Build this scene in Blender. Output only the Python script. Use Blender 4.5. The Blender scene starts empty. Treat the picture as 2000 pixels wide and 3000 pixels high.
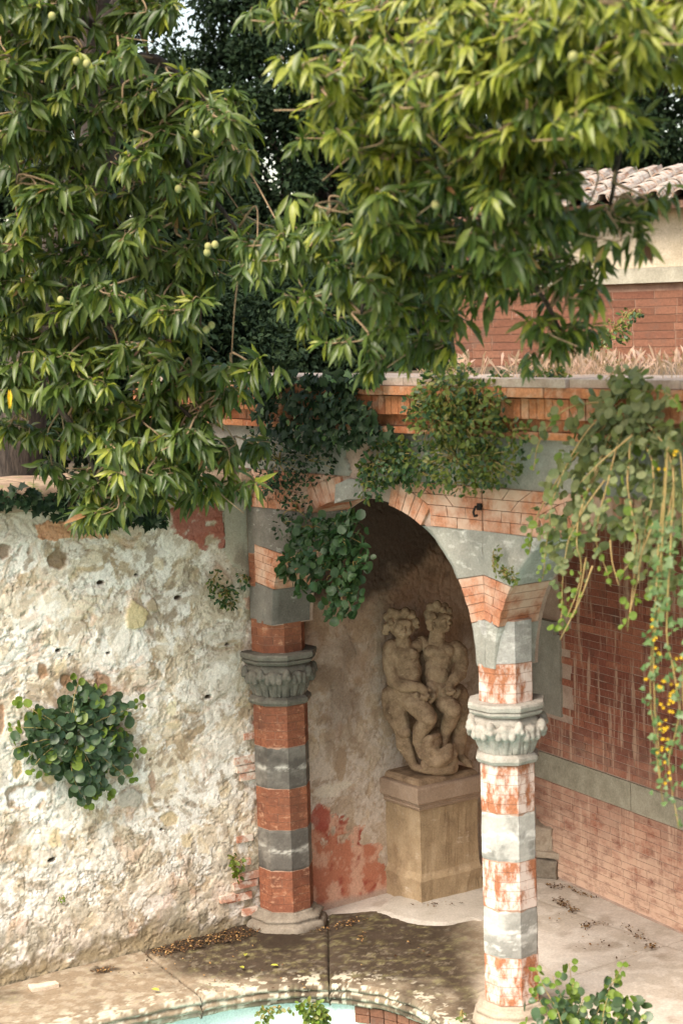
import bpy, math, random
import numpy as np
from mathutils import Vector, Matrix

# ------------------------------------------------------------------ camera
SC = bpy.context.scene
COL = SC.collection
F_PX, PITCH, ROLL, CAM_Z = 5300.0, math.radians(5.92), math.radians(-1.7), 4.28
fw = np.array([0, math.cos(PITCH), -math.sin(PITCH)])
rt0 = np.array([1.0, 0, 0]); up0 = np.array([0, math.sin(PITCH), math.cos(PITCH)])
RT = rt0 * math.cos(ROLL) + up0 * math.sin(ROLL)
UPV = up0 * math.cos(ROLL) - rt0 * math.sin(ROLL)
CAM = np.array([0, 0, CAM_Z])
cd = bpy.data.cameras.new('camera'); cam = bpy.data.objects.new('camera', cd); COL.objects.link(cam)
M = Matrix.Identity(4)
for i in range(3):
    M[i][0] = RT[i]; M[i][1] = UPV[i]; M[i][2] = -fw[i]; M[i][3] = CAM[i]
cam.matrix_world = M
cd.sensor_fit = 'VERTICAL'; cd.sensor_height = 36; cd.sensor_width = 24
cd.lens = F_PX / 3000 * 36
cd.clip_end = 2000; cd.clip_start = 0.1
cd.dof.use_dof = True; cd.dof.focus_distance = 12.7; cd.dof.aperture_fstop = 1.6
SC.camera = cam
# ------------------------------------------------------------------ world + sun
W = bpy.data.worlds.new('World'); SC.world = W; W.use_nodes = True
SUN = Vector((-0.44, -0.60, 0.98)).normalized()          # direction towards the sun
wn = W.node_tree.nodes; wl = W.node_tree.links
sky = wn.new('ShaderNodeTexSky'); sky.sky_type = 'NISHITA'; sky.sun_disc = False
sky.sun_elevation = math.asin(SUN.z); sky.sun_rotation = math.atan2(SUN.x, SUN.y)
sky.air_density = 1.0; sky.dust_density = 1.5; sky.ozone_density = 0.6
bg = wn['Background']; bg.inputs['Strength'].default_value = 0.085
tint = wn.new('ShaderNodeMix'); tint.data_type = 'RGBA'; tint.blend_type = 'MULTIPLY'; tint.inputs[0].default_value = 1.0
tint.inputs[7].default_value = (1.22, 1.0, .79, 1); wl.new(sky.outputs[0], tint.inputs[6]); wl.new(tint.outputs[2], bg.inputs[0])
sd = bpy.data.lights.new('sun', 'SUN'); sd.energy = 1.5; sd.angle = math.radians(34); sd.color = (1.0, 0.92, 0.81)
so = bpy.data.objects.new('sun', sd); COL.objects.link(so)
so.rotation_euler = SUN.to_track_quat('Z', 'Y').to_euler(); so.location = (-6, -6, 14)
SC.view_settings.view_transform = 'Standard'; SC.view_settings.look = 'None'
SC.view_settings.exposure = 2.32; SC.view_settings.gamma = 1.0
SC.view_settings.use_curve_mapping = False

rng = np.random.default_rng(7); random.seed(7)

# ------------------------------------------------------------------ helpers
def ray(x, y):                      # photo at 1568 wide -> direction
    x /= .784; y /= .784
    return fw * F_PX + RT * (x - 1000) + UPV * (1500 - y)
def onz(x, y, z):
    d = ray(x, y); return CAM + d * ((z - CAM_Z) / d[2])
def onpl(x, y, P, n):
    d = ray(x, y); return CAM + d * (((P - CAM) @ n) / (d @ n))
def aty(x, y, Y):
    d = ray(x, y); return CAM + d * (Y / d[1])
TH = math.radians(-52.7)
VV = np.array([math.cos(TH), math.sin(TH), 0]); UU = np.array([-math.sin(TH), math.cos(TH), 0])
ZZ = np.array([0, 0, 1.0])
O = np.array([-.475, 12.68, 0])
def FR(s, w, z): return O + VV * s + UU * w + ZZ * z      # along arcade, into the bay, up

def smooth(a, b, x):
    t = np.clip((x - a) / (b - a), 0, 1); return t * t * (3 - 2 * t)
def mixc(c, d, m): return c * (1 - m[:, None]) + np.asarray(d)[None] * m[:, None]
def _h(ix, iy, iz, seed):
    n = (ix.astype(np.int64) * 374761393 + iy.astype(np.int64) * 668265263 + iz.astype(np.int64) * 1274126177 + seed * 974634777) & 0xffffffff
    n = ((n ^ (n >> 13)) * 1274126177) & 0xffffffff
    n = ((n ^ (n >> 16)) * 2246822519) & 0xffffffff
    return ((n ^ (n >> 15)) & 0xffff) / 65535.0
def vnoise(P, seed=0):
    P = np.asarray(P, float); i = np.floor(P); f = P - i; f = f * f * f * (f * (f * 6 - 15) + 10)
    x, y, z = i[:, 0], i[:, 1], i[:, 2]; r = 0
    for dx in (0, 1):
        wx = f[:, 0] if dx else 1 - f[:, 0]
        for dy in (0, 1):
            wy = f[:, 1] if dy else 1 - f[:, 1]
            for dz in (0, 1):
                wz = f[:, 2] if dz else 1 - f[:, 2]
                r = r + wx * wy * wz * _h(x + dx, y + dy, z + dz, seed)
    return r
def fbm(P, octv=4, seed=0, gain=.5):
    a, s, t = 1.0, 0, 0; P = np.asarray(P, float)
    for k in range(octv):
        s = s + a * vnoise(P, seed + k); t += a; a *= gain; P = P * 2.03 + 11.3
    return s / t
def worley(A, seed=0):              # 2-D cells: nearest and second distance, cell id value
    i = np.floor(A); b1 = np.full(len(A), 9.0); b2 = b1.copy(); idv = np.zeros(len(A))
    zz = np.zeros(len(A))
    for dx in (-1, 0, 1):
        for dy in (-1, 0, 1):
            cx, cy = i[:, 0] + dx, i[:, 1] + dy
            px = cx + _h(cx, cy, zz, seed); py = cy + _h(cx, cy, zz, seed + 5)
            d = np.hypot(A[:, 0] - px, A[:, 1] - py); hv = _h(cx, cy, zz, seed + 9)
            n1 = d < b1
            b2 = np.where(n1, b1, np.minimum(b2, d)); idv = np.where(n1, hv, idv); b1 = np.where(n1, d, b1)
    return b1, b2, idv

WORLD = {}
def tag(o, label=None, cat=None, group=None, kind=None):
    if label: o['label'] = label
    if cat: o['category'] = cat
    if group: o['group'] = group
    if kind: o['kind'] = kind
    return o
def thing(name, label, cat, loc, group=None):
    o = bpy.data.objects.new(name, None); COL.objects.link(o); o.empty_display_size = .1
    o.location = tuple(loc); WORLD[o.name] = Matrix.Translation(Vector(tuple(loc)))
    return tag(o, label, cat, group)
def link(name, me, parent=None, mat4=None):
    o = bpy.data.objects.new(name, me); COL.objects.link(o)
    if mat4 is None: mat4 = Matrix.Identity(4)
    WORLD[o.name] = mat4
    if parent is not None:
        o.parent = parent; o.matrix_parent_inverse = WORLD[parent.name].inverted()
    o.matrix_basis = mat4
    return o
def mkmesh(name, V, Fc, mats=None, smooth_=False, col=None, mi=None):
    me = bpy.data.meshes.new(name); V = np.asarray(V, np.float32)
    if isinstance(Fc, np.ndarray):
        n, k = Fc.shape
        me.vertices.add(len(V)); me.vertices.foreach_set('co', V.ravel())
        me.loops.add(n * k); me.loops.foreach_set('vertex_index', Fc.astype(np.int32).ravel())
        me.polygons.add(n); me.polygons.foreach_set('loop_start', np.arange(0, n * k, k, dtype=np.int32))
        me.update(calc_edges=True)
    else:
        me.from_pydata([tuple(map(float, p)) for p in V], [], [tuple(int(q) for q in f) for f in Fc])
    if smooth_: me.polygons.foreach_set('use_smooth', np.ones(len(me.polygons), bool))
    for m in (mats if isinstance(mats, (list, tuple)) else [mats]):
        if m is not None: me.materials.append(m)
    if mi is not None: me.polygons.foreach_set('material_index', np.asarray(mi, np.int32))
    if col is not None:
        a = me.color_attributes.new('Col', 'FLOAT_COLOR', 'POINT')
        c = np.ones((len(V), 4), np.float32); c[:, :3] = col; a.data.foreach_set('color', c.ravel())
    me.update(); return me
class MB:
    def __init__(s): s.V = []; s.F = []; s.mi = []; s.n = 0
    def add(s, V, Fc, mi=0):
        V = np.asarray(V, float)
        s.V.append(V); s.F += [tuple(int(i) + s.n for i in f) for f in Fc]; s.mi += [mi] * len(Fc); s.n += len(V)
    def build(s, name, mats, parent=None, smooth_=False):
        me = mkmesh(name, np.concatenate(s.V), s.F, mats, smooth_, mi=s.mi if isinstance(mats, (list, tuple)) else None)
        return link(name, me, parent)
BOXF = [(0, 3, 2, 1), (4, 5, 6, 7), (0, 1, 5, 4), (1, 2, 6, 5), (2, 3, 7, 6), (3, 0, 4, 7)]
def hexa(c0, c1):                   # c0: 4 corners of the back, c1: 4 corners of the front (same order)
    return np.array(list(c0) + list(c1)), BOXF
def tube(pts, rad, sides=6):
    pts = np.asarray(pts, float); n = len(pts)
    rad = np.full(n, rad) if np.isscalar(rad) else np.asarray(rad, float)
    V = []; t0 = None
    for i in range(n):
        t = pts[min(i + 1, n - 1)] - pts[max(i - 1, 0)]; t /= np.linalg.norm(t) + 1e-9
        a = np.cross(t, [0.3, .9, .31]) if abs(t @ np.array([.3, .9, .31])) < .95 else np.cross(t, [1, 0, 0])
        if t0 is not None: a = t0 - t * (t0 @ t)
        a /= np.linalg.norm(a) + 1e-9; t0 = a; b = np.cross(t, a)
        for k in range(sides):
            q = 2 * math.pi * k / sides; V.append(pts[i] + rad[i] * (a * math.cos(q) + b * math.sin(q)))
    Fc = []
    for i in range(n - 1):
        for k in range(sides):
            k2 = (k + 1) % sides; Fc.append((i * sides + k, i * sides + k2, (i + 1) * sides + k2, (i + 1) * sides + k))
    Fc.append(tuple(range(sides))[::-1]); Fc.append(tuple((n - 1) * sides + k for k in range(sides)))
    return np.array(V), Fc
def spline(pts, m=6):
    P = np.asarray(pts, float); P = np.vstack([2 * P[0] - P[1], P, 2 * P[-1] - P[-2]]); out = []
    for i in range(1, len(P) - 2):
        for k in range(m):
            t = k / m
            out.append(.5 * ((2 * P[i]) + (-P[i - 1] + P[i + 1]) * t + (2 * P[i - 1] - 5 * P[i] + 4 * P[i + 1] - P[i + 2]) * t * t + (-P[i - 1] + 3 * P[i] - 3 * P[i + 1] + P[i + 2]) * t ** 3))
    out.append(P[-2]); return np.array(out)
def gridfaces(nu, nv):
    a = np.arange(nu * nv).reshape(nu, nv)
    return np.stack([a[:-1, :-1], a[1:, :-1], a[1:, 1:], a[:-1, 1:]], -1).reshape(-1, 4)

# ------------------------------------------------------------------ materials
def newmat(name):
    m = bpy.data.materials.new(name); m.use_nodes = True
    return m, m.node_tree.nodes, m.node_tree.links, m.node_tree.nodes['Principled BSDF']
def ramp(nd, stops):
    r = nd.new('ShaderNodeValToRGB'); e = r.color_ramp.elements
    while len(e) < len(stops): e.new(.5)
    for k, (p, c) in enumerate(stops): e[k].position = p; e[k].color = (*c, 1) if len(c) == 3 else c
    return r
def noise(nd, lk, vec, scale, detail=4, rough=.6, sc3=None):
    n = nd.new('ShaderNodeTexNoise'); n.inputs['Scale'].default_value = scale; n.inputs['Detail'].default_value = detail
    n.inputs['Roughness'].default_value = rough
    if sc3:
        mp = nd.new('ShaderNodeMapping'); mp.inputs['Scale'].default_value = sc3; lk.new(vec, mp.inputs[0]); vec = mp.outputs[0]
    lk.new(vec, n.inputs['Vector']); return n.outputs['Fac']
def mix(nd, lk, fac, a, b, mode='MIX'):
    m = nd.new('ShaderNodeMix'); m.data_type = 'RGBA'; m.blend_type = mode
    for s, val in ((0, fac), (6, a), (7, b)):
        if isinstance(val, (int, float)): m.inputs[s].default_value = val
        elif isinstance(val, tuple): m.inputs[s].default_value = (*val, 1)
        else: lk.new(val, m.inputs[s])
    return m.outputs[2]
def thr(nd, lk, fac, a, b):
    m = nd.new('ShaderNodeMapRange'); m.inputs[1].default_value = a; m.inputs[2].default_value = b; lk.new(fac, m.inputs[0]); return m.outputs[0]
def bump(nd, lk, bs, h, strength=.4, dist=.004):
    b = nd.new('ShaderNodeBump'); b.inputs['Strength'].default_value = strength; b.inputs['Distance'].default_value = dist
    lk.new(h, b.inputs['Height']); lk.new(b.outputs[0], bs.inputs['Normal'])
def rnd(nd, lk):
    oi = nd.new('ShaderNodeObjectInfo'); g = nd.new('ShaderNodeNewGeometry')
    a = nd.new('ShaderNodeMath'); a.operation = 'ADD'; lk.new(oi.outputs['Random'], a.inputs[0]); lk.new(g.outputs['Random Per Island'], a.inputs[1])
    f = nd.new('ShaderNodeMath'); f.operation = 'FRACT'; lk.new(a.outputs[0], f.inputs[0]); return f.outputs[0], g.outputs['Position']

def col_mat(name, scale=90, rough=.92, bst=.5, bd=.004, var=.25):
    m, nd, lk, bs = newmat(name)
    at = nd.new('ShaderNodeAttribute'); at.attribute_name = 'Col'
    g = nd.new('ShaderNodeNewGeometry'); n = noise(nd, lk, g.outputs['Position'], scale, 6, .7)
    r = ramp(nd, [(.25, (1 - var,) * 3), (.75, (1 + var,) * 3)]); lk.new(n, r.inputs[0])
    lk.new(mix(nd, lk, 1.0, at.outputs['Color'], r.outputs[0], 'MULTIPLY'), bs.inputs['Base Color'])
    bs.inputs['Roughness'].default_value = rough; bs.inputs['Specular IOR Level'].default_value = .2
    bump(nd, lk, bs, n, bst, bd); return m
def brick_mat(name, cols, white=(.62, .72), whitec=(.58, .50, .44), grime=(.6, .8), grimec=(.10, .075, .06), wscale=9, drip=False, bst=.5, low=None):
    m, nd, lk, bs = newmat(name); r, pos = rnd(nd, lk)
    cr = ramp(nd, [(i / (len(cols) - 1), c) for i, c in enumerate(cols)]); lk.new(r, cr.inputs[0])
    n1 = noise(nd, lk, pos, 60, 5, .7); v = ramp(nd, [(.3, (.62,) * 3), (.7, (1.25,) * 3)]); lk.new(n1, v.inputs[0])
    c = mix(nd, lk, 1.0, cr.outputs[0], v.outputs[0], 'MULTIPLY')
    gm = noise(nd, lk, pos, 5, 5, .65); c = mix(nd, lk, thr(nd, lk, gm, *grime), c, grimec)
    if white:
        w = noise(nd, lk, pos, wscale, 6, .68, (1, 1, drip) if drip else None)
        c = mix(nd, lk, thr(nd, lk, w, *white), c, whitec)
    if low:                         # salts at the wall foot, with the brighter light low down painted in
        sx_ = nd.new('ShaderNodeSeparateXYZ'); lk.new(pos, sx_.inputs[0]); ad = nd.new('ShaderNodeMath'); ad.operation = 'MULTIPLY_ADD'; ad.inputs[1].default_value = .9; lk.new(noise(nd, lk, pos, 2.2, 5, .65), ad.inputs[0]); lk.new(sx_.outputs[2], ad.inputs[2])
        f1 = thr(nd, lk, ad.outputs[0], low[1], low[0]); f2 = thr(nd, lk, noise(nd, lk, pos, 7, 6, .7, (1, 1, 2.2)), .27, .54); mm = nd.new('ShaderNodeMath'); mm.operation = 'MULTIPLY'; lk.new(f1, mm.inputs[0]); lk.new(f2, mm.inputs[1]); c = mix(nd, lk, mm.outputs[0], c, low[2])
    lk.new(c, bs.inputs['Base Color']); bs.inputs['Roughness'].default_value = .9; bs.inputs['Specular IOR Level'].default_value = .2
    n2 = noise(nd, lk, pos, 140, 4, .7); bump(nd, lk, bs, n2, bst, .003); return m
def stone_mat(name, a, b, c, scale=6, white=None, whitec=(.6, .58, .53), bst=.6, rough=.9, moss=None):
    m, nd, lk, bs = newmat(name); g = nd.new('ShaderNodeNewGeometry'); pos = g.outputs['Position']
    n = noise(nd, lk, pos, scale, 7, .68); r = ramp(nd, [(.3, a), (.5, b), (.7, c)]); lk.new(n, r.inputs[0]); cc = r.outputs[0]
    if white: cc = mix(nd, lk, thr(nd, lk, noise(nd, lk, pos, 7, 6, .7, (1, 1, 2.4)), *white), cc, whitec)
    if moss: cc = mix(nd, lk, thr(nd, lk, noise(nd, lk, pos, 11, 5, .7), .55, .68), cc, moss)
    n2 = noise(nd, lk, pos, 75, 6, .72); v = ramp(nd, [(.3, (.75,) * 3), (.7, (1.15,) * 3)]); lk.new(n2, v.inputs[0])
    lk.new(mix(nd, lk, 1.0, cc, v.outputs[0], 'MULTIPLY'), bs.inputs['Base Color'])
    bs.inputs['Roughness'].default_value = rough; bs.inputs['Specular IOR Level'].default_value = .2
    bump(nd, lk, bs, n2, bst, .005); return m
def leaf_mat(name, cols, trans=.3, rough=.45, spec=.4):
    m, nd, lk, bs = newmat(name); r, pos = rnd(nd, lk)
    cr = ramp(nd, [(i / max(1, len(cols) - 1), c) for i, c in enumerate(cols)]); lk.new(r, cr.inputs[0])
    n = noise(nd, lk, pos, 40, 3, .6); v = ramp(nd, [(.3, (.8,) * 3), (.7, (1.2,) * 3)]); lk.new(n, v.inputs[0])
    c = mix(nd, lk, 1.0, cr.outputs[0], v.outputs[0], 'MULTIPLY')
    lk.new(c, bs.inputs['Base Color']); bs.inputs['Roughness'].default_value = rough; bs.inputs['Specular IOR Level'].default_value = spec
    tr = nd.new('ShaderNodeBsdfTranslucent'); lk.new(mix(nd, lk, 1.0, c, (1.15, 1.2, .55), 'MULTIPLY'), tr.inputs[0])
    ms = nd.new('ShaderNodeMixShader'); ms.inputs[0].default_value = trans
    lk.new(bs.outputs[0], ms.inputs[1]); lk.new(tr.outputs[0], ms.inputs[2])
    lk.new(ms.outputs[0], nd['Material Output'].inputs['Surface']); return m

M_STUCCO = col_mat('stucco', 85, .95, .45, .004, .28)
M_DRUM = col_mat('drum_stone', 70, .9, .5, .004, .18)
M_FLOOR = col_mat('terrace_stone', 60, .85, .5, .004, .25)
OR = [(.34, .135, .07), (.38, .155, .08), (.36, .145, .075), (.42, .18, .095)]
DR = [(.22, .07, .045), (.30, .095, .055), (.36, .12, .065), (.40, .15, .085)]
M_BRA = brick_mat('brick_bare_shaded', [(.225, .085, .05), (.265, .10, .056), (.30, .118, .064), (.24, .09, .052)], (.56, .74), (.52, .30, .19), grime=(.46, .70), grimec=(.15, .065, .042), wscale=15, drip=2.0)  # less whitewashed brick, darkened to hold the canopy shade on the left column
M_BRB = brick_mat('brick_whitewashed', OR, (.45, .58), (.66, .54, .48), grime=(.72, .9), drip=.5, wscale=10)
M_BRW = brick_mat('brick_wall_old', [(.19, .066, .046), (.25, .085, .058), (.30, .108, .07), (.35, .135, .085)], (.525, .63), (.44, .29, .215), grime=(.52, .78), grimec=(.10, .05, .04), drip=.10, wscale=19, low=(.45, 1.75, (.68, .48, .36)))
M_BRH = brick_mat('brick_house', [(.145, .064, .040), (.18, .082, .05), (.22, .105, .066), (.155, .066, .042)], (.66, .85), grime=(.55, .8))
M_BRC = brick_mat('brick_arch', [(.42, .175, .095), (.46, .20, .11), (.44, .19, .115), (.48, .225, .13)], (.42, .60), (.56, .38, .285), grime=(.56, .82), grimec=(.20, .11, .075), wscale=5)
M_CORN = brick_mat('brick_cornice', [(.36, .13, .06), (.47, .20, .09), (.42, .17, .08), (.50, .25, .13)], (.50, .72), (.54, .38, .27), grime=(.52, .78), grimec=(.16, .085, .05))
M_MORT = stone_mat('mortar', (.32, .19, .13), (.40, .25, .18), (.46, .31, .23), 8)
M_MORTD = stone_mat('mortar_dark', (.20, .12, .09), (.28, .17, .12), (.34, .23, .17), 8)
M_GREYA = stone_mat('grey_stone_shaded', (.125, .112, .096), (.175, .16, .14), (.24, .22, .19), 5, (.60, .70), (.44, .43, .39))  # grey stone with the left column's shade put into the colour
M_GREYB = stone_mat('grey_stone_limewashed', (.26, .245, .225), (.36, .345, .32), (.47, .45, .42), 5, (.52, .7), (.62, .60, .56))
M_GREYC = stone_mat('grey_stone_arch', (.22, .212, .185), (.32, .31, .27), (.41, .40, .35), 3.5, (.54, .70), (.60, .58, .53))
M_CAPA = stone_mat('capital_stone_shaded', (.10, .095, .08), (.15, .14, .115), (.21, .19, .16), 9, (.6, .7), (.36, .34, .29))  # darker capital copy, shade of the left column in its tone
M_CAPB = stone_mat('capital_stone_limewashed', (.24, .22, .185), (.36, .335, .29), (.46, .43, .38), 9, (.6, .72), (.58, .55, .49))
M_BASE = stone_mat('base_stone', (.16, .13, .10), (.22, .19, .15), (.30, .26, .21), 9, (.63, .74), (.42, .39, .33))
M_STAT = stone_mat('statue_stone', (.13, .085, .052), (.31, .22, .14), (.44, .33, .22), 9, (.62, .70), (.58, .47, .32), .7)
M_PED = stone_mat('pedestal_stone', (.25, .18, .11), (.38, .285, .175), (.47, .37, .25), 4, (.60, .72), (.54, .45, .35), .8)
M_PEDC = stone_mat('pedestal_cap_stone', (.30, .215, .155), (.37, .275, .20), (.42, .325, .25), 5, (.66, .8), (.50, .43, .35), .4)
M_FRAG = stone_mat('broken_stone', (.28, .23, .17), (.37, .31, .24), (.44, .38, .30), 6)
M_COPE = stone_mat('coping_stone', (.17, .12, .085), (.27, .19, .13), (.38, .29, .20), 6, moss=(.14, .16, .05))
M_LINT = stone_mat('lintel_stone', (.25, .235, .18), (.34, .32, .25), (.42, .40, .32), 7)
M_CREAM = stone_mat('cream_render', (.42, .35, .25), (.52, .45, .33), (.60, .53, .41), 3, (.58, .72), (.34, .29, .22), .4)
M_TILE = brick_mat('roof_tile', [(.30, .15, .085), (.26, .18, .13), (.33, .19, .12)], (.38, .54), (.37, .34, .30), grime=(.66, .8), wscale=14)
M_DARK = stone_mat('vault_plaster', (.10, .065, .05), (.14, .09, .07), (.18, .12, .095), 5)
M_GPLAST = stone_mat('grey_plaster', (.20, .19, .16), (.30, .285, .245), (.38, .365, .315), 3, (.66, .74), (.5, .48, .43), .3)
M_POOL = stone_mat('pool_paint', (.50, .62, .58), (.60, .71, .67), (.66, .75, .71), 2.5, (.64, .78), (.44, .50, .46), .2, .6)
M_SOIL = stone_mat('soil', (.06, .045, .03), (.10, .075, .05), (.14, .11, .07), 4, moss=(.06, .08, .025))
M_LAWN = stone_mat('garden_ground', (.07, .08, .03), (.10, .10, .045), (.13, .12, .06), 3)
M_BARK = None
def bark():
    m, nd, lk, bs = newmat('bark'); g = nd.new('ShaderNodeNewGeometry')
    n = noise(nd, lk, g.outputs['Position'], 26, 6, .7, (1, 1, .18)); r = ramp(nd, [(.35, (.018, .013, .010)), (.6, (.075, .058, .045)), (.75, (.13, .105, .085))]); lk.new(n, r.inputs[0])
    lk.new(r.outputs[0], bs.inputs['Base Color']); bs.inputs['Roughness'].default_value = .95; bump(nd, lk, bs, n, 1, .03); return m
M_BARK = bark()
M_TWIG = stone_mat('twig', (.20, .14, .085), (.28, .20, .12), (.36, .27, .16), 20)
M_STEM = stone_mat('stem', (.22, .20, .06), (.32, .24, .09), (.38, .27, .12), 20)
M_STEMW = stone_mat('dry_stem', (.36, .24, .10), (.45, .31, .13), (.52, .38, .19), 20)
M_LEAF = leaf_mat('peach_leaf', [(.038, .070, .015), (.062, .104, .020), (.100, .142, .026), (.050, .090, .022), (.140, .175, .032)], .32, .40, .45)
M_LEAFY = leaf_mat('young_sunlit_peach_leaf', [(.22, .26, .03), (.31, .33, .055), (.17, .22, .028)], .42, .4, .5)  # new growth, also used to paint sunlit leaves
M_LEAFD = leaf_mat('evergreen_leaf', [(.009, .019, .010), (.015, .029, .014), (.026, .044, .018)], .12, .6, .08)
M_LEAFC = leaf_mat('caper_leaf', [(.038, .078, .032), (.055, .10, .044), (.085, .13, .07), (.045, .088, .026)], .22, .42, .5)
M_LEAFCY = leaf_mat('young_caper_leaf', [(.12, .19, .025), (.17, .24, .04)], .35)
M_LEAFG = leaf_mat('glaucous_leaf', [(.11, .15, .06), (.17, .20, .085), (.25, .27, .13), (.14, .17, .04)], .28, .5, .3)
M_IVY = leaf_mat('ivy_leaf', [(.009, .021, .009), (.015, .032, .012), (.025, .046, .017)], .12, .55, .2)
M_IVYL = leaf_mat('pale_ivy_leaf', [(.06, .12, .035), (.10, .17, .055), (.13, .19, .08)], .28)
M_BUSH = leaf_mat('bush_leaf', [(.07, .105, .022), (.10, .145, .028), (.145, .185, .035), (.18, .165, .035)], .3)
M_VINE = leaf_mat('vine_leaf', [(.022, .055, .018), (.034, .078, .026), (.05, .10, .03)], .2)
M_YEL = leaf_mat('yellow_flower', [(.70, .45, .02), (.75, .55, .05)], .3)
M_DRYL = leaf_mat('dry_leaf', [(.04, .022, .012), (.09, .045, .02), (.05, .028, .014), (.24, .12, .04), (.38, .25, .10)], .1, .7)
M_YLEAF = leaf_mat('fallen_yellow_leaf', [(.45, .42, .05), (.38, .40, .06)], .2)
M_GRASSP = leaf_mat('pink_grass', [(.50, .33, .26), (.58, .42, .33), (.44, .30, .20)], .3, .7)
M_FRUIT = stone_mat('fruit_skin', (.22, .24, .09), (.30, .30, .12), (.36, .34, .15), 12, bst=.1)
M_IRON = stone_mat('iron', (.015, .013, .012), (.025, .022, .02), (.05, .03, .02), 20)
M_BRL = brick_mat('brick_limed', [(.42, .19, .12), (.50, .25, .17), (.55, .32, .23)], (.46, .58), (.66, .56, .47), grime=(.66, .85), wscale=12)
M_MORTW = stone_mat('mortar_pink', (.34, .24, .19), (.44, .32, .26), (.52, .40, .33), 6)
M_SLAB = stone_mat('pale_slab', (.40, .36, .30), (.48, .44, .38), (.55, .51, .45), 4)
M_GREYA2 = M_GREYA
M_COPE2 = stone_mat('capping_stone', (.30, .23, .18), (.40, .33, .27), (.50, .43, .37), 6)
M_CHIP = stone_mat('pale_chip', (.50, .40, .30), (.58, .48, .37), (.64, .55, .44), 10)

# ------------------------------------------------------------------ piece (brick) machinery
def piece_mesh(name, V, mat): return mkmesh(name, V, BOXF, mat)
def put_pieces(parent, name, items, limit=300, stuffname=None):
    """items: (verts8, material). Largest in view first become parts, the rest one joined part."""
    def key(it):
        c = it[0].mean(0); d = c - CAM; k = d @ fw
        out = abs(F_PX * (d @ RT) / k) > 1030 or abs(F_PX * (d @ UPV) / k) > 1530
        return np.linalg.norm(d) + (100 if out else 0)
    items = sorted(items, key=key)
    for V, m in items[:limit]:
        c = V.mean(0); o = link(name, piece_mesh(name, V - c, m), parent, Matrix.Translation(Vector(c)))
    rest = items[limit:]
    if rest:
        ms = []; mb = MB()
        for V, m in rest:
            if m not in ms: ms.append(m)
            mb.add(V, BOXF, ms.index(m))
        o = mb.build(stuffname or (name + 'work'), ms, parent); o['kind'] = 'stuff'
def unit_bricks(name, mat, n=5):
    out = []
    for k in range(n):
        V = np.array([(-.5, -.5, -.5), (.5, -.5, -.5), (.5, .5, -.5), (-.5, .5, -.5), (-.5, -.5, .5), (.5, -.5, .5), (.5, .5, .5), (-.5, .5, .5)])
        V = V + rng.uniform(-.02, .02, V.shape) * np.array([.6, 1.0, 1.6]); out.append(mkmesh(name, V, BOXF, mat))
    return out
def brick_face(parent, P0, D, N, length, z0, z1, bl, bh, mat, mort, jt=.008, proud=.006, skip=None, limit=300, depth=.05, name='brick'):
    """running bond on the vertical plane through P0 with direction D and outward normal N"""
    ub = unit_bricks(name, mat); rows = int((z1 - z0) / bh); lst = []
    for r in range(rows):
        z = z0 + (r + .5) * bh; off = -(r % 2) * bl * .5 + rng.uniform(-.02, .02)
        s = off
        while s < length:
            L = bl * (1 if rng.random() > .22 else .5); a, b = max(s, 0), min(s + L, length)
            if b - a > .03 and not (skip and skip((a + b) / 2, z)): lst.append((a, b, z))
            s += L
    def cen(q): return P0 + D * ((q[0] + q[1]) / 2) + ZZ * q[2]
    lst.sort(key=lambda q: np.linalg.norm(cen(q) - CAM)); 
    fr = []
    for q in lst:
        c = cen(q); d = c - CAM; k = d @ fw; x, y = F_PX * (d @ RT) / k, F_PX * (d @ UPV) / k
        fr.append(abs(x) < 1030 and abs(y) < 1530)
    lst = [q for q, f in zip(lst, fr) if f] + [q for q, f in zip(lst, fr) if not f]
    mb = MB()
    for i, q in enumerate(lst):
        pr = proud + rng.uniform(-.0014, .0014); c = cen(q) + N * (pr - depth / 2)
        m4 = Matrix.Identity(4); sx, sz = q[1] - q[0] - jt, bh - jt
        ang = rng.uniform(-.012, .012)
        D2 = D * math.cos(ang) + ZZ * math.sin(ang); Z2 = np.cross(D2, -N) if (np.cross(D2, -N) @ ZZ) > 0 else -np.cross(D2, -N)
        for k in range(3): m4[k][0] = D2[k] * sx; m4[k][1] = N[k] * depth; m4[k][2] = Z2[k] * sz; m4[k][3] = c[k]
        me = ub[i % len(ub)]
        if i < limit: link(name, me, parent, m4)
        else:
            co = np.array([m4 @ v.co for v in me.vertices]); mb.add(co, BOXF)
    if mb.n: o = mb.build('brickwork', mat, parent); o['kind'] = 'stuff'

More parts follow.
